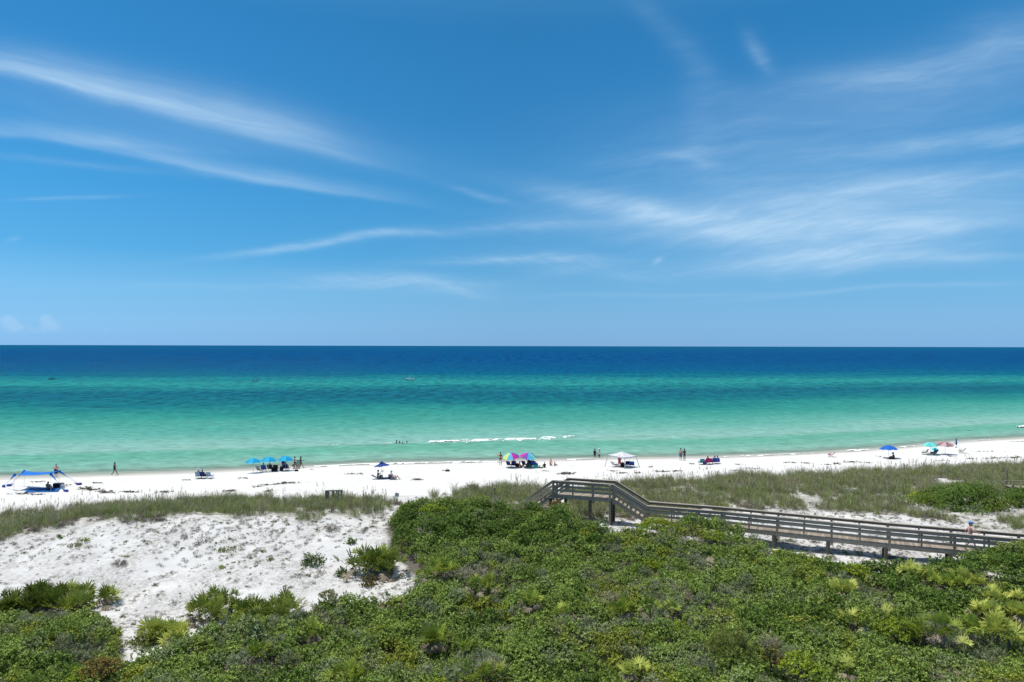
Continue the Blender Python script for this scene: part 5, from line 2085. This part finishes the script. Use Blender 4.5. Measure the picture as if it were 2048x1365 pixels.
shrub(627, 1128, .75, .62, L_DARK, "round dark green shrub alone on the white sand slope")
shrub(683, 1150, .42, .42, L_DARK, "small dark green bush on sand in front of the palmettos")
shrub(702, 1088, .42, .45, L_DARK, "dark leggy shrub high on the white sand near the thicket", nt=70)
shrub(738, 1172, .5, .55, L_RUST, "small rusty orange shrub on sand beside the thicket edge", nt=80)
shrub(655, 1190, .55, .22, L_PINE, "low olive bush at the lower edge of the white sand")
shrub(228, 1272, .42, .42, L_LIME, "small bright green bush in the sandy gap at the left")
shrub(288, 1290, .78, .62, L_PINE, "feathery yellow green bush left of the palmetto cluster", L=.10, W=.022, per=16)
shrub(150, 1092, .55, .16, L_PINE, "flat olive mat on the left dune slope", L=.06, W=.03)
shrub(455, 1100, .8, .16, L_PINE, "wide flat olive mat in the middle of the white sand", L=.06, W=.03)
shrub(168, 1082, .4, .2, L_LIME, "small yellow green tuft on the crest of the white dune", L=.06, W=.03)
shrub(445, 1137, .35, .18, L_LIME, "tiny yellow green tuft on the open white sand", L=.06, W=.03)
shrub(205, 1335, .85, .55, L_RUST, "rusty topped shrub at the bottom left edge of the sandy gap", lift=1.25)
shrub(1315, 1050, 1.7, .62, L_LIME, "bright lime shrub crowding the front of the boardwalk stairs", lift=1.15, ry=1.0)
shrub(1430, 1075, .8, .45, L_LIME, "small lime shrub below the kink of the boardwalk", lift=1.2)
shrub(1560, 1110, .75, .4, L_LIME, "lime tuft beside the boardwalk's middle piles", lift=.75)
shrub(1710, 1140, .75, .45, L_LIME, "bright green shrub behind the pair of yellow palmettos", lift=1.15)
shrub(1790, 1258, 1.15, .62, L_LIME, "broad yellow green shrub in the thicket between palmettos at the right", lift=1.25, ry=.8)
shrub(1465, 1288, 1.05, .95, L_PINE, "dark conifer like shrub with rusty top standing above the thicket", lift=1.65, L=.14, W=.016, per=18)
shrub(1600, 1330, .95, .6, L_LIME, "yellow green shrub at the bottom right edge of the thicket", lift=1.35)
shrub(1545, 1315, .5, .6, L_RUST, "small rust and grey shrub left of the yellow green one at bottom", lift=1.4, nt=90)
shrub(860, 1020, 1.3, .5, L_LIME, "yellow green shrub along the top edge of the dark thicket", lift=1.25, ry=.7)
shrub(1115, 1012, .8, .4, L_RUST, "rusty yellow shrub below the left corner of the landing", lift=1.2, ry=.6)
shrub(950, 1150, 1.5, .38, L_SILV, "silvery leafless shrub beside the yellow palmettos in mid thicket", lift=1.25, L=.26, W=.013, ry=.9, nt=170, per=6)
shrub(1225, 1200, .75, .3, L_SILV, "grey bare twiggy bush left of the brown palmettos", lift=1.3, L=.26, W=.013, nt=60, per=6)
shrub(985, 1340, .7, .4, L_SILV, "grey dead brush beside the palmetto at the bottom middle", lift=1.35, L=.26, W=.013, nt=60, per=6)
shrub(1535, 1290, .55, .5, L_SILV, "grey bare bush right of the conifer like shrub", lift=1.4, L=.26, W=.013, nt=60, per=6)
shrub(240, 1130, .5, .2, L_TWIG, "low grey dead bush on the left sand slope", L=.2, W=.014, per=8)
shrub(665, 1060, .55, .3, L_TWIG, "grey dead bush under the timber frame on the sand", L=.2, W=.014, per=8)
# the mound beyond the boardwalk is several bushes grown into one
shrub(1925, 1014, 4.6, 2.05, L_DARK, "big dark green shrub mound in the grass beyond the boardwalk", ry=2.7, L=.11, W=.055, nt=5200)
shrub(1850, 1004, 1.8, .8, L_LIME, "low yellow green shrub at the left foot of the big mound", ry=1.2, L=.10, W=.05, nt=800)
shrub(2055, 1010, 2.2, 1.55, L_DARK, "dark shrub at the right picture edge below the second walkway", ry=2.0, L=.11, W=.055, nt=1800)


# ---- saw palmettos
def fan(lf, base, d, r, R_, n=13, droop=.12, tint=.5, fold=.12):
    """one fan leaf: narrow blades spreading from the end of a stalk"""
    d = unit(np.asarray(d, float))
    sd_ = unit(np.cross(d, np.array([0, 0, 1.0])) + 1e-6)
    nrm = unit(np.cross(sd_, d))
    tw = r.uniform(-.5, .5)
    sd_, nrm = sd_ * math.cos(tw) + nrm * math.sin(tw), nrm * math.cos(tw) - sd_ * math.sin(tw)
    ang = np.linspace(-1.75, 1.75, n) + r.normal(size=n) * .05
    bl = d[None, :] * np.cos(ang)[:, None] + sd_[None, :] * np.sin(ang)[:, None] + nrm[None, :] * r.normal(size=n)[:, None] * .10
    bl = unit(bl - np.array([0, 0, 1.0]) * droop * r.uniform(.5, 1.4, n)[:, None])
    side = unit(np.cross(bl, nrm[None, :]))
    L = R_ * (1 - .22 * np.abs(ang) / 1.75) * r.uniform(.85, 1.08, n)
    lf.leaves(np.repeat(base[None, :], n, 0), bl, side, L, R_ * .15, tint + r.normal(size=n) * .10, fold)


def palmetto(u, v, spread, nros, label, m=L_PALM, lift=None, R_=.58, dead=.35, height=.6, group="saw palmettos", ry=None):
    """a palmetto clump: rosettes of fan leaves on stalks, with dead fans hanging below"""
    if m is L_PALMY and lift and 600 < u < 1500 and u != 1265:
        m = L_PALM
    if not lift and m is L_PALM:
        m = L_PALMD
    p = at(u, v, lift or 0)
    p.z = float(H(np.array([p.x]), np.array([p.y]))[0]) + (max(lift - .42, 0) if lift else 0)
    root = empty("palmetto", p)
    tag(root, label, "palmetto", group)
    r = np.random.default_rng(int(u * 3 + v * 5))
    lf, dl = Leafer(), Leafer()
    b = MB()
    nd = 0
    if lift and R_ == .58:
        R_ = .44
    for q in range(nros):
        a, k = r.uniform(0, 2 * PI), math.sqrt(r.uniform(0, 1))
        if nros <= 2:
            k *= .4
        cx, cy = spread * k * math.cos(a), (ry or spread * .7) * k * math.sin(a)
        w = p + Vector((cx, cy, 0))
        cz = float(H(np.array([w.x]), np.array([w.y]))[0]) - p.z + (max(lift - .42, 0) if lift else 0)
        c = np.array([cx, cy, cz])
        sb = MB()
        sb.tube([tuple(c + (0, 0, -.2)), tuple(c + (r.uniform(-.1, .1), r.uniform(-.1, .1), .2))], [.07, .05], 6)
        sb.build("stem", BARK, root)
        t0 = r.uniform(.3, .75)
        for f in range(int(r.integers(5, 9)) if nros > 2 else int(r.integers(3, 6))):
            az = r.uniform(0, 2 * PI)
            th = r.uniform(.15, 1.15)
            d = np.array([math.sin(th) * math.cos(az), math.sin(th) * math.sin(az), math.cos(th)])
            st = height * r.uniform(.6, 1.15)
            e = c + np.array([0, 0, .12]) + d * st
            b.tube([tuple(c + (0, 0, .1)), tuple(e)], [.012, .008], 4, mi=1)
            fan(lf, e, unit(d + np.array([0, 0, .1])), r, R_ * r.uniform(.75, 1.15), tint=t0 + r.normal() * .24 + (1.15 - th) * .12)
        if r.uniform() < dead + .3:
            for f in range(int(r.integers(2, 6))):
                az = r.uniform(0, 2 * PI) if r.uniform() < .5 else r.uniform(-2.4, -.7)
                d = np.array([math.cos(az), math.sin(az), r.uniform(-.35, .15)])
                fan(dl, c + np.array([0, 0, .28]) + d * height * .7, unit(d + np.array([0, 0, -.45])), r, R_ * .8, n=11, droop=.6, tint=r.uniform(.1, .95))
                nd += 1
    for nm, l_, mm in (("fronds", lf, m), ("dead_fronds", dl, L_DEAD)):
        if l_.V:
            o = bpy.data.objects.new(nm, l_.mesh(nm, mm))
            COL.objects.link(o)
            o.parent = root
    b.build("leaf_stalks", [BARK, L_PALM], root)
    EXCL.append((p.x, p.y - (.25 if lift else 0), spread * .8 + (.42 if lift else .15)))


palmetto(52, 1222, 1.7, 17, "broad palmetto clump at the left edge, yellowish below and green above", L_PALM, ry=1.3)
palmetto(160, 1218, 1.6, 15, "palmetto clump with grey dead fronds where the left thicket meets sand", L_PALM, dead=.7, ry=1.1)
palmetto(345, 1278, 1.0, 7, "yellow green palmetto pair between the feathery bush and brown cluster", L_PALMY, dead=.5)
palmetto(350, 1302, .45, 2, "small bright palmetto just below the yellow green pair, on the sandy gap", L_PALMY, dead=0)
palmetto(440, 1240, 1.1, 9, "upright dark palmetto at the left of the big brown cluster", L_PALM, dead=.6, R_=.56, height=.9)
palmetto(530, 1250, 1.75, 19, "big palmetto cluster with brown dead skirts at the foot of the white sand", L_PALM, dead=.9, R_=.56, height=.95)
palmetto(732, 1148, 1.0, 7, "tall green palmetto on sand, left one beside the dark thicket", L_PALM, dead=.8, R_=.66, height=1.0)
palmetto(778, 1148, 1.0, 7, "tall green palmetto with pale dead fronds against the dark thicket", L_PALM, dead=.95, R_=.66, height=1.0)
palmetto(880, 1132, .7, 4, "yellow green palmetto left of the silvery leafless shrub", L_PALM, lift=1.2)
palmetto(855, 1150, .45, 2, "small yellowish palmetto at the inner corner of the sand and thicket", L_PALMY, lift=1.1)
palmetto(955, 1168, .8, 4, "palmettos with rust tips below the silvery leafless shrub", L_PALMY, lift=1.1, dead=.5)
palmetto(780, 1200, .4, 2, "small pale palmetto in the thicket just below the sand edge", L_PALMY, lift=1.1)
palmetto(880, 1278, .75, 4, "orange brown palmetto with fading fans low in mid thicket", L_PALM, lift=1.2, dead=1.0)
palmetto(925, 1292, .35, 1, "single yellow green fan right of the orange brown palmetto", L_PALMY, lift=1.15, dead=0)
palmetto(1065, 1198, .35, 2, "pale upright palmetto left of the grey bare twiggy bush", L_PALMY, lift=1.25, dead=0)
palmetto(1132, 1222, .4, 2, "dark palmetto with a dead frond near the middle of the thicket", L_PALM, lift=1.15, dead=.7)
palmetto(1250, 1220, .6, 3, "brown and green palmetto beside the grey bare twiggy bush", L_PALM, lift=1.2, dead=1.0)
palmetto(1302, 1212, .3, 1, "single tall green palmetto right of the brown one in mid thicket", L_PALM, lift=1.3, dead=0)
palmetto(1347, 1218, .3, 1, "single pale palmetto, the rightmost of the mid thicket row", L_PALMY, lift=1.2, dead=0)
palmetto(1412, 1128, .25, 1, "cream and orange dead fan in the thicket below the boardwalk kink", L_DEAD, lift=1.05, dead=.9, R_=.4)
palmetto(1680, 1178, .5, 3, "bright yellow palmettos beside the bright green shrub", L_PALMY, lift=1.2, dead=.2)
palmetto(1725, 1168, .3, 1, "single cream yellow fan right of the bright yellow palmettos", L_PALMY, lift=1.2, dead=0)
palmetto(1840, 1145, .7, 4, "pale lime palmetto clump at the upper left of the right hand stand", L_PALMY, lift=1.25, dead=.1, R_=.58)
palmetto(1895, 1168, .8, 5, "green and yellow palmetto clump in the middle of the right hand stand", L_PALM, lift=1.25, dead=.2)
palmetto(1945, 1162, .6, 4, "round pale yellow palmetto clump at the right of the stand", L_PALMY, lift=1.3, dead=.1, R_=.58)
palmetto(2005, 1195, .7, 4, "palmettos with white dead fronds near the right picture edge", L_PALMY, lift=1.2, dead=.9)
palmetto(1965, 1218, .5, 3, "light green palmetto below the white dead fronds", L_PALMY, lift=1.15, dead=.3)
palmetto(2035, 1225, .6, 4, "bright palmetto clump cut by the right picture edge", L_PALMY, lift=1.2, dead=.3)
palmetto(1702, 1238, .4, 2, "starry yellow palmetto left of the broad yellow green shrub", L_PALMY, lift=1.25, dead=0)
palmetto(1733, 1240, .3, 2, "darker palmetto just behind the broad yellow green shrub", L_PALM, lift=1.25, dead=.2)
palmetto(1763, 1228, .3, 1, "single pale fan on top of the broad yellow green shrub", L_PALMY, lift=1.3, dead=0)
palmetto(1852, 1258, .45, 2, "tall striped palmetto right of the broad yellow green shrub", L_PALM, lift=1.35, dead=.1, height=.7)
palmetto(1898, 1262, .5, 3, "tall palmetto with dark and bright fans near the right bottom", L_PALM, lift=1.3, dead=.4, height=.7)
palmetto(1942, 1256, .35, 2, "slim green palmetto left of the large starry one at right", L_PALM, lift=1.3, dead=0)
palmetto(2003, 1262, .55, 3, "large starry yellow palmetto at the right picture edge", L_PALMY, lift=1.25, dead=.2, R_=.6)
palmetto(1928, 1288, .3, 1, "small yellow fan below the tall palmettos at right bottom", L_PALMY, lift=1.1, dead=0)
palmetto(1265, 1335, .4, 2, "yellow palmetto fan at the bottom of the picture, right of centre", L_PALMY, lift=1.25, dead=.6)
palmetto(510, 1302, .35, 2, "thin rusty palmetto in the thicket below the big brown cluster", L_PALM, lift=1.2, dead=.8)
palmetto(970, 1350, .6, 4, "green palmetto with grey dead fronds at the bottom middle", L_PALMY, lift=1.25, dead=1.0)
palmetto(690, 1352, .55, 3, "yellowish palmetto at the bottom of the picture, left of centre", L_PALM, lift=1.2, dead=.5)
palmetto(735, 1345, .3, 1, "single green palmetto with grey dead fans near the bottom left of centre", L_PALM, lift=1.2, dead=.9)
palmetto(1690, 1330, .3, 1, "small pale palmetto fan at the bottom right", L_PALMY, lift=1.1, dead=0)
palmetto(630, 1262, .35, 2, "small palmetto hidden among scrub right of the big brown cluster", L_PALM, lift=1.05, dead=.4)


# ---- the thicket of scrub oak and other low shrubs, one continuous mass
def grid_points(x0, x1, y0, y1, step, r):
    X, Y = np.meshgrid(np.arange(x0, x1, step), np.arange(y0, y1, step))
    X = X + r.uniform(-.48, .48, X.shape) * step
    Y = Y + r.uniform(-.48, .48, Y.shape) * step
    return X.ravel(), Y.ravel()


def free(x, y):
    ok = np.ones(len(x), bool)
    for ex, ey, er in EXCL:
        ok &= (x - ex) ** 2 + (y - ey) ** 2 > er * er
    return ok


r = np.random.default_rng(21)
CL = []
for k in range(4):
    lf = foliage(np.random.default_rng(300 + k), 64, (.52, .52, .46), .098, .045, 12, zlo=-.25, inner=.5, lump=.25)
    CL.append(proto(lf.mesh("scrub_clump", L_SCRUB)))
for k in range(2):
    lf = foliage(np.random.default_rng(320 + k), 62, (.52, .52, .46), .105, .048, 11, zlo=-.25, inner=.5, lump=.25)
    CL.append(proto(lf.mesh("dark_clump", L_DARK)))
for k in range(2):
    lf = foliage(np.random.default_rng(330 + k), 34, (.50, .50, .36), .22, .012, 6, zlo=-.1, inner=.3, lump=.2)
    CL.append(proto(lf.mesh("bare_twigs", L_SILV)))
for k in range(2):
    lf = foliage(np.random.default_rng(340 + k), 60, (.42, .42, .36), .075, .036, 12, zlo=-.2, inner=.5, lump=.25)
    CL.append(proto(lf.mesh("yellow_clump", L_LIME)))
for k in range(2):
    lf = foliage(np.random.default_rng(350 + k), 60, (.48, .48, .42), .13, .017, 15, zlo=-.2, inner=.45, lump=.25)
    CL.append(proto(lf.mesh("sage_clump", L_SAGE)))
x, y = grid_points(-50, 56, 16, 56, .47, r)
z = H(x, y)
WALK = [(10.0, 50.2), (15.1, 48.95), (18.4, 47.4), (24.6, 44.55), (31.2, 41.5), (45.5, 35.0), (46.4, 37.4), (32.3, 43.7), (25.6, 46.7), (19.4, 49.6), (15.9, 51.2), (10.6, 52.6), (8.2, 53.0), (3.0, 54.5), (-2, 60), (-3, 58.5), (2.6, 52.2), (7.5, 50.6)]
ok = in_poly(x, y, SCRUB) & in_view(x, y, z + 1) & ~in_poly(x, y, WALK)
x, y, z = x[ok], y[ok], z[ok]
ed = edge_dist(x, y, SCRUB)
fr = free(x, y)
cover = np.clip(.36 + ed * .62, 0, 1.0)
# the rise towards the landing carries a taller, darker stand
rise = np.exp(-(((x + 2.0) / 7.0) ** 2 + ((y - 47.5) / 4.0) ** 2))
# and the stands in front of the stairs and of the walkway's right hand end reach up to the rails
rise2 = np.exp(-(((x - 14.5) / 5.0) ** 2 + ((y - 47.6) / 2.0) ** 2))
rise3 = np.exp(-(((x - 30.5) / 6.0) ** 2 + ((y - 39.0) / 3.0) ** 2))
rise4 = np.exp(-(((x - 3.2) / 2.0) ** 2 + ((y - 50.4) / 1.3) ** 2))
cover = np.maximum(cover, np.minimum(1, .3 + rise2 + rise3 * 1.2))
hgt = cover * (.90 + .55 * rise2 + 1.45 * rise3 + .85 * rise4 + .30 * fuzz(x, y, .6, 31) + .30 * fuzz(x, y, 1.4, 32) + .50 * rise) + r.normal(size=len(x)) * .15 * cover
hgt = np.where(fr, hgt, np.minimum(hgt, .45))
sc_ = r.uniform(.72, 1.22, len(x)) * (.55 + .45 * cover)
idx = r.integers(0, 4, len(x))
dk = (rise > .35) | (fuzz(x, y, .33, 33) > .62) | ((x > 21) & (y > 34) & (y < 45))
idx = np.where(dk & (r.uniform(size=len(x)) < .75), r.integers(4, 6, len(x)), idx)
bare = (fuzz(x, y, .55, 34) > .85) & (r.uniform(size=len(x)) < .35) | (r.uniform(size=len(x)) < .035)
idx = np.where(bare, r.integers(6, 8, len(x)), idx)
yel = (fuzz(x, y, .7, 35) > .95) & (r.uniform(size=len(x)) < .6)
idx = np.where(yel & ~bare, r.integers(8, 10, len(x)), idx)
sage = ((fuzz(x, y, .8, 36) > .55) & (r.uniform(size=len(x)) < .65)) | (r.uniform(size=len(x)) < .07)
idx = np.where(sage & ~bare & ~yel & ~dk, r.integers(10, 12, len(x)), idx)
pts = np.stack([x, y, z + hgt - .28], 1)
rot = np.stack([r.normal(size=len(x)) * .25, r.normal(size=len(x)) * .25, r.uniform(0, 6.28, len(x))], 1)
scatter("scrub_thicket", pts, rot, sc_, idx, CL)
print("scrub clumps", len(x))


# ---- dune grass
def grass_proto(seed, n, hmin, hmax, spread, m, lean=.35, w=.02, oats=0):
    r = np.random.default_rng(seed)
    lf = Leafer()
    a = r.uniform(0, 2 * PI, n)
    k = np.sqrt(r.uniform(0, 1, n)) * spread
    base = np.stack([k * np.cos(a), k * np.sin(a), np.full(n, -.03)], 1)
    a2 = a + r.normal(size=n) * .8
    ln = r.uniform(.05, lean, n)
    h = r.uniform(hmin, hmax, n)
    d1 = unit(np.stack([np.cos(a2) * ln, np.sin(a2) * ln, np.ones(n)], 1))
    d2 = unit(d1 + np.stack([np.cos(a2), np.sin(a2), -np.ones(n) * .4], 1) * r.uniform(.2, .9, n)[:, None])
    side = unit(np.stack([-np.sin(a2), np.cos(a2), np.zeros(n)], 1) + r.normal(size=(n, 3)) * .4)
    t_ = np.clip(.5 + r.normal(size=n) * .25, 0, 1)
    lf.leaves(base, d1, side, h * 1.15, w, t_, .1)
    lf.leaves(base + d1 * h[:, None] * .7, d2, side, h * .55, w * .7, t_ + .1, .1)
    me = lf.mesh("grass_tuft", m)
    return proto(me)


def oats_proto(seed, n):
    r = np.random.default_rng(seed)
    lf = Leafer()
    for i in range(n):
        a = r.uniform(0, 6.28)
        b0 = np.array([r.uniform(-.3, .3), r.uniform(-.3, .3), 0])
        h = r.uniform(.9, 1.55)
        d = unit(np.array([math.cos(a) * .12, math.sin(a) * .12, 1]))
        s1 = unit(np.cross(d, r.normal(size=3)))
        lf.leaves(b0, d, s1, h, .014, .4, .05)
        lf.leaves(b0, d, np.cross(s1, d), h, .014, .4, .05)
        top = b0 + d * h * .96
        for q in range(5):
            e = unit(d * .8 + np.array([math.cos(a), math.sin(a), -.35]) * (.2 + .2 * q))
            lf.leaves(top - d * .05 * q, e, unit(np.cross(e, r.normal(size=3))), .20, .035, .75, .1)
    return proto(lf.mesh("sea_oats", L_STRAW))


GP = [grass_proto(400 + k, 46, .30, .62, .24, L_GRASS, .5, .022) for k in range(3)] + \
     [grass_proto(410, 34, .55, 1.0, .20, L_GRASS, .35, .02), grass_proto(411, 30, .5, .95, .18, L_STRAW, .4, .018)] + \
     [proto(foliage(np.random.default_rng(420 + k), 46, (.34, .34, .24), .11, .014, 9, zlo=0, inner=.2).mesh("dry_herb", L_TWIG)) for k in range(2)] + \
     [oats_proto(430 + k, 4) for k in range(3)]

r = np.random.default_rng(22)
x, y = grid_points(-62, 82, 34, 100, .36, r)
z = H(x, y)
vis = in_view(x, y, z)
x, y, z = x[vis], y[vis], z[vis]
ga, gb = in_poly(x, y, GRASS_A), in_poly(x, y, GRASS_B)
s = sdist(x, y)
ea, eb = edge_dist(x, y, GRASS_A), edge_dist(x, y, GRASS_B)
patchy = fuzz(x, y, .55, 41) + .7 * fuzz(x, y, 1.5, 42)
# on the left crest the band is close; behind the boardwalk bare sand shows between the tufts
need_b = -.80 + np.clip((y - (62 - .42 * x)) * -.055, 0, .9) * np.clip((x - 16) / 8, 0, 1)
need_b = np.where((x > 34) & (y < 60), .2, np.clip((76 - .25 * (90 - y) - y) * .0, 0, 0) + need_b)
keep = (ga & (patchy > -.55 - .4 * np.clip(ea, 0, 1) + .7 * (ea < .5))) | (gb & (patchy > need_b + .5 * (eb < .6)))
keep |= ~(ga | gb) & ((ea < 1.2) | (eb < 1.2)) & (patchy > .75) & ~in_poly(x, y, SCRUB)
keep &= r.uniform(size=len(x)) < .55 + .35 * (fuzz(x, y, 2.6, 44) > -.1)
keep &= free(x, y) & ~in_poly(x, y, SCRUB)
x, y, z, s = x[keep], y[keep], z[keep], s[keep]
idx = r.integers(0, 3, len(x))
tall = r.uniform(size=len(x)) < .28 + .3 * (s < 33)
idx = np.where(tall, r.integers(3, 5, len(x)), idx)
herb = (fuzz(x, y, .4, 43) > .15) & (r.uniform(size=len(x)) < .5)
idx = np.where(herb, r.integers(5, 7, len(x)), idx)
oat = (r.uniform(size=len(x)) < .03 + .07 * (s < 31.5))
idx = np.where(oat, r.integers(7, 10, len(x)), idx)
scl = r.uniform(.55, 1.3, len(x))
rot = np.stack([r.normal(size=len(x)) * .1, r.normal(size=len(x)) * .1, r.uniform(0, 6.28, len(x))], 1)
scatter("dune_grass", np.stack([x, y, z], 1), rot, scl, idx, GP)
print("grass tufts", len(x))

# ---- dead stems and small creeping herbs on the bare dune
SP = [proto(foliage(np.random.default_rng(500 + k), 16, (.20, .20, .06), .13, .013, 5, zlo=.0, inner=.1).mesh("dead_sprig", L_TWIG)) for k in range(3)] + \
     [proto(foliage(np.random.default_rng(510 + k), 26, (.20, .20, .10), .055, .026, 8, zlo=.0, inner=.3).mesh("creeping_herb", L_DARK)) for k in range(2)]
r = np.random.default_rng(23)
x, y = grid_points(-56, 56, 30, 62, .24, r)
z = H(x, y)
s = sdist(x, y)
vis = in_view(x, y, z) & ~in_poly(x, y, SCRUB) & ~in_poly(x, y, GRASS_A) & (s > 33.5)
x, y, z = x[vis], y[vis], z[vis]
dens = .08 + .70 * np.clip(fuzz(x, y, .42, 51) - .05, 0, 1.2) + .22 * np.clip(fuzz(x, y, 1.6, 52), 0, 1)
for (pu, pv, pr, add) in ((430, 1080, 3.4, .5), (500, 1060, 2.4, .5), (330, 1062, 2.4, .3), (560, 1040, 2.0, .45), (150, 1085, 2.6, .35), (470, 1105, 2.6, .4), (620, 1150, 1.4, .4), (270, 1255, 1.6, .7), (800, 1165, 1.6, .8), (260, 1200, 1.4, .3), (690, 1060, 1.8, .3), (40, 1100, 2.4, .3), (520, 1215, 1.5, .3), (1600, 1092, 1.8, .7), (1700, 1100, 1.8, .6), (1780, 1105, 1.6, .7), (1640, 1112, 1.4, .9), (1760, 1115, 1.4, .9), (1800, 1025, 3.0, .8), (1900, 1040, 2.5, .6), (2000, 1050, 2.5, .7), (1700, 1020, 2.6, .6), (1620, 1020, 2.2, .7), (1215, 1030, 1.2, .5)):
    q = at(pu, pv)
    dens += 1.1 * add * np.exp(-((x - q.x) ** 2 + (y - q.y) ** 2) / pr ** 2)
dens *= np.clip(.55 + 1.1 * fuzz(x, y, 3.2, 53), 0, 1.6)
keep = (r.uniform(size=len(x)) < dens) & free(x, y)
x, y, z = x[keep], y[keep], z[keep]
idx = np.where(r.uniform(size=len(x)) < .14, r.integers(3, 5, len(x)), r.integers(0, 3, len(x)))
scl = np.exp(r.normal(size=len(x)) * .40) * .55
rot = np.stack([r.normal(size=len(x)) * .12, r.normal(size=len(x)) * .12, r.uniform(0, 6.28, len(x))], 1)
scatter("dune_litter", np.stack([x, y, z], 1), rot, scl, idx, SP)
print("litter", len(x))


# ---- wrack: dried seaweed left along the old tide lines
def build_wrack():
    r = np.random.default_rng(24)
    b = Leafer()
    rows = [  # centre u, v, half length px, half thickness px, amount, slope
        (180, 979, 26, 2.5, 150, .12), (212, 985, 22, 2, 90, .1), (260, 985, 16, 1.5, 60, 0), (330, 985, 14, 1.2, 55, .0), (75, 965, 14, 1, 26, 0), (195, 967, 10, .8, 26, 0),
        (40, 989, 22, 1.2, 40, -.02), (75, 990, 20, 1.2, 30, 0), (130, 972, 8, .8, 14, 0), (105, 981, 0, 0, 0, 0), (460, 983, 12, 1.2, 50, -.08), (515, 974, 10, .8, 22, -.1),
        (545, 970, 22, 1.2, 60, -.12), (580, 967, 16, 1, 50, .05), (485, 957, 10, .8, 22, 0), (540, 983, 7, .8, 20, -.2), (372, 961, 8, .6, 14, 0), (625, 940, 3, .6, 6, 0), (700, 949, 12, .8, 22, 0),
        (834, 960, 8, 1.3, 60, 0), (945, 973, 8, 1, 34, 0), (718, 949, 8, .6, 12, 0), (1132, 948, 15, 2.4, 150, -.03), (1245, 947, 12, .8, 36, 0), (1275, 947, 8, .7, 18, 0), (1225, 943, 8, .6, 18, -.03),
        (1090, 943, 12, .8, 16, 0), (1325, 944, 14, 1.2, 46, .04), (1352, 943, 9, 1.3, 46, -.03), (1385, 929, 4, .6, 10, 0), (1302, 935, 4, .6, 10, 0), (1470, 942, 8, .8, 16, 0), (1505, 938, 20, .9, 26, .02),
        (1580, 926, 16, 1, 30, -.02), (1612, 927, 10, .8, 20, .05), (1672, 928, 10, 1.0, 34, 0), (1700, 925, 14, 1.2, 44, -.06), (1728, 926, 12, .9, 26, .1), (1655, 930, 20, .8, 24, .03), (1480, 930, 8, .6, 12, 0),
        (1940, 918, 10, .9, 26, 0), (1985, 917, 20, 1, 40, -.02), (2030, 916, 20, 1.3, 66, -.05), (1880, 922, 14, .7, 20, 0), (1970, 904, 20, .7, 22, .03), (2040, 884, 18, .7, 22, .04), (1760, 914, 6, .5, 12, 0),
        (885, 942, 4, .6, 8, 0), (1905, 914, 12, .6, 12, 0)]
    for u, v, hu, hv, n, sl in rows:
        if n == 0:
            continue
        c = at(u, v)
        mx, my = c.y / FPX, c.y * c.y / (15.8 * FPX)
        k = r.normal(size=n) * .5
        X = c.x + k * hu * mx
        Y = c.y - (k * hu * sl) * my + (r.normal(size=n) * .5 * hv + .5 * hv * np.sin(k * 5 + u)) * my * .8
        Z = H(X, Y) + .03
        a = r.uniform(0, 6.28, n)
        d = unit(np.stack([np.cos(a), np.sin(a) * .6, r.uniform(-.1, .35, n)], 1))
        sd_ = unit(np.cross(d, np.array([0, 0, 1.0])) + r.normal(size=(n, 3)) * .4)
        b.leaves(np.stack([X, Y, Z], 1), d, sd_, r.uniform(.15, .5, n), r.uniform(.06, .20, n), r.uniform(0, .8, n), .2)
    # lone crumbs all over the upper beach
    n = 900
    X = r.uniform(-70, 95, n)
    Y = shore_y(X) - r.uniform(5, 27, n) ** 1.0
    a = r.uniform(0, 6.28, n)
    d = unit(np.stack([np.cos(a), np.sin(a), r.uniform(-.1, .3, n)], 1))
    b.leaves(np.stack([X, Y, H(X, Y) + .02], 1), d, unit(np.cross(d, np.array([0, 0, 1.0]))), r.uniform(.05, .16, n), r.uniform(.03, .08, n), r.uniform(.2, .9, n), .2)
    o = bpy.data.objects.new("seaweed", b.mesh("seaweed", leaf_mat("dried_seaweed", (0.06, 0.05, 0.04), (0.19, 0.165, 0.135), trans=0, rough=.9)))
    COL.objects.link(o)
    tag(o, kind='stuff')


build_wrack()
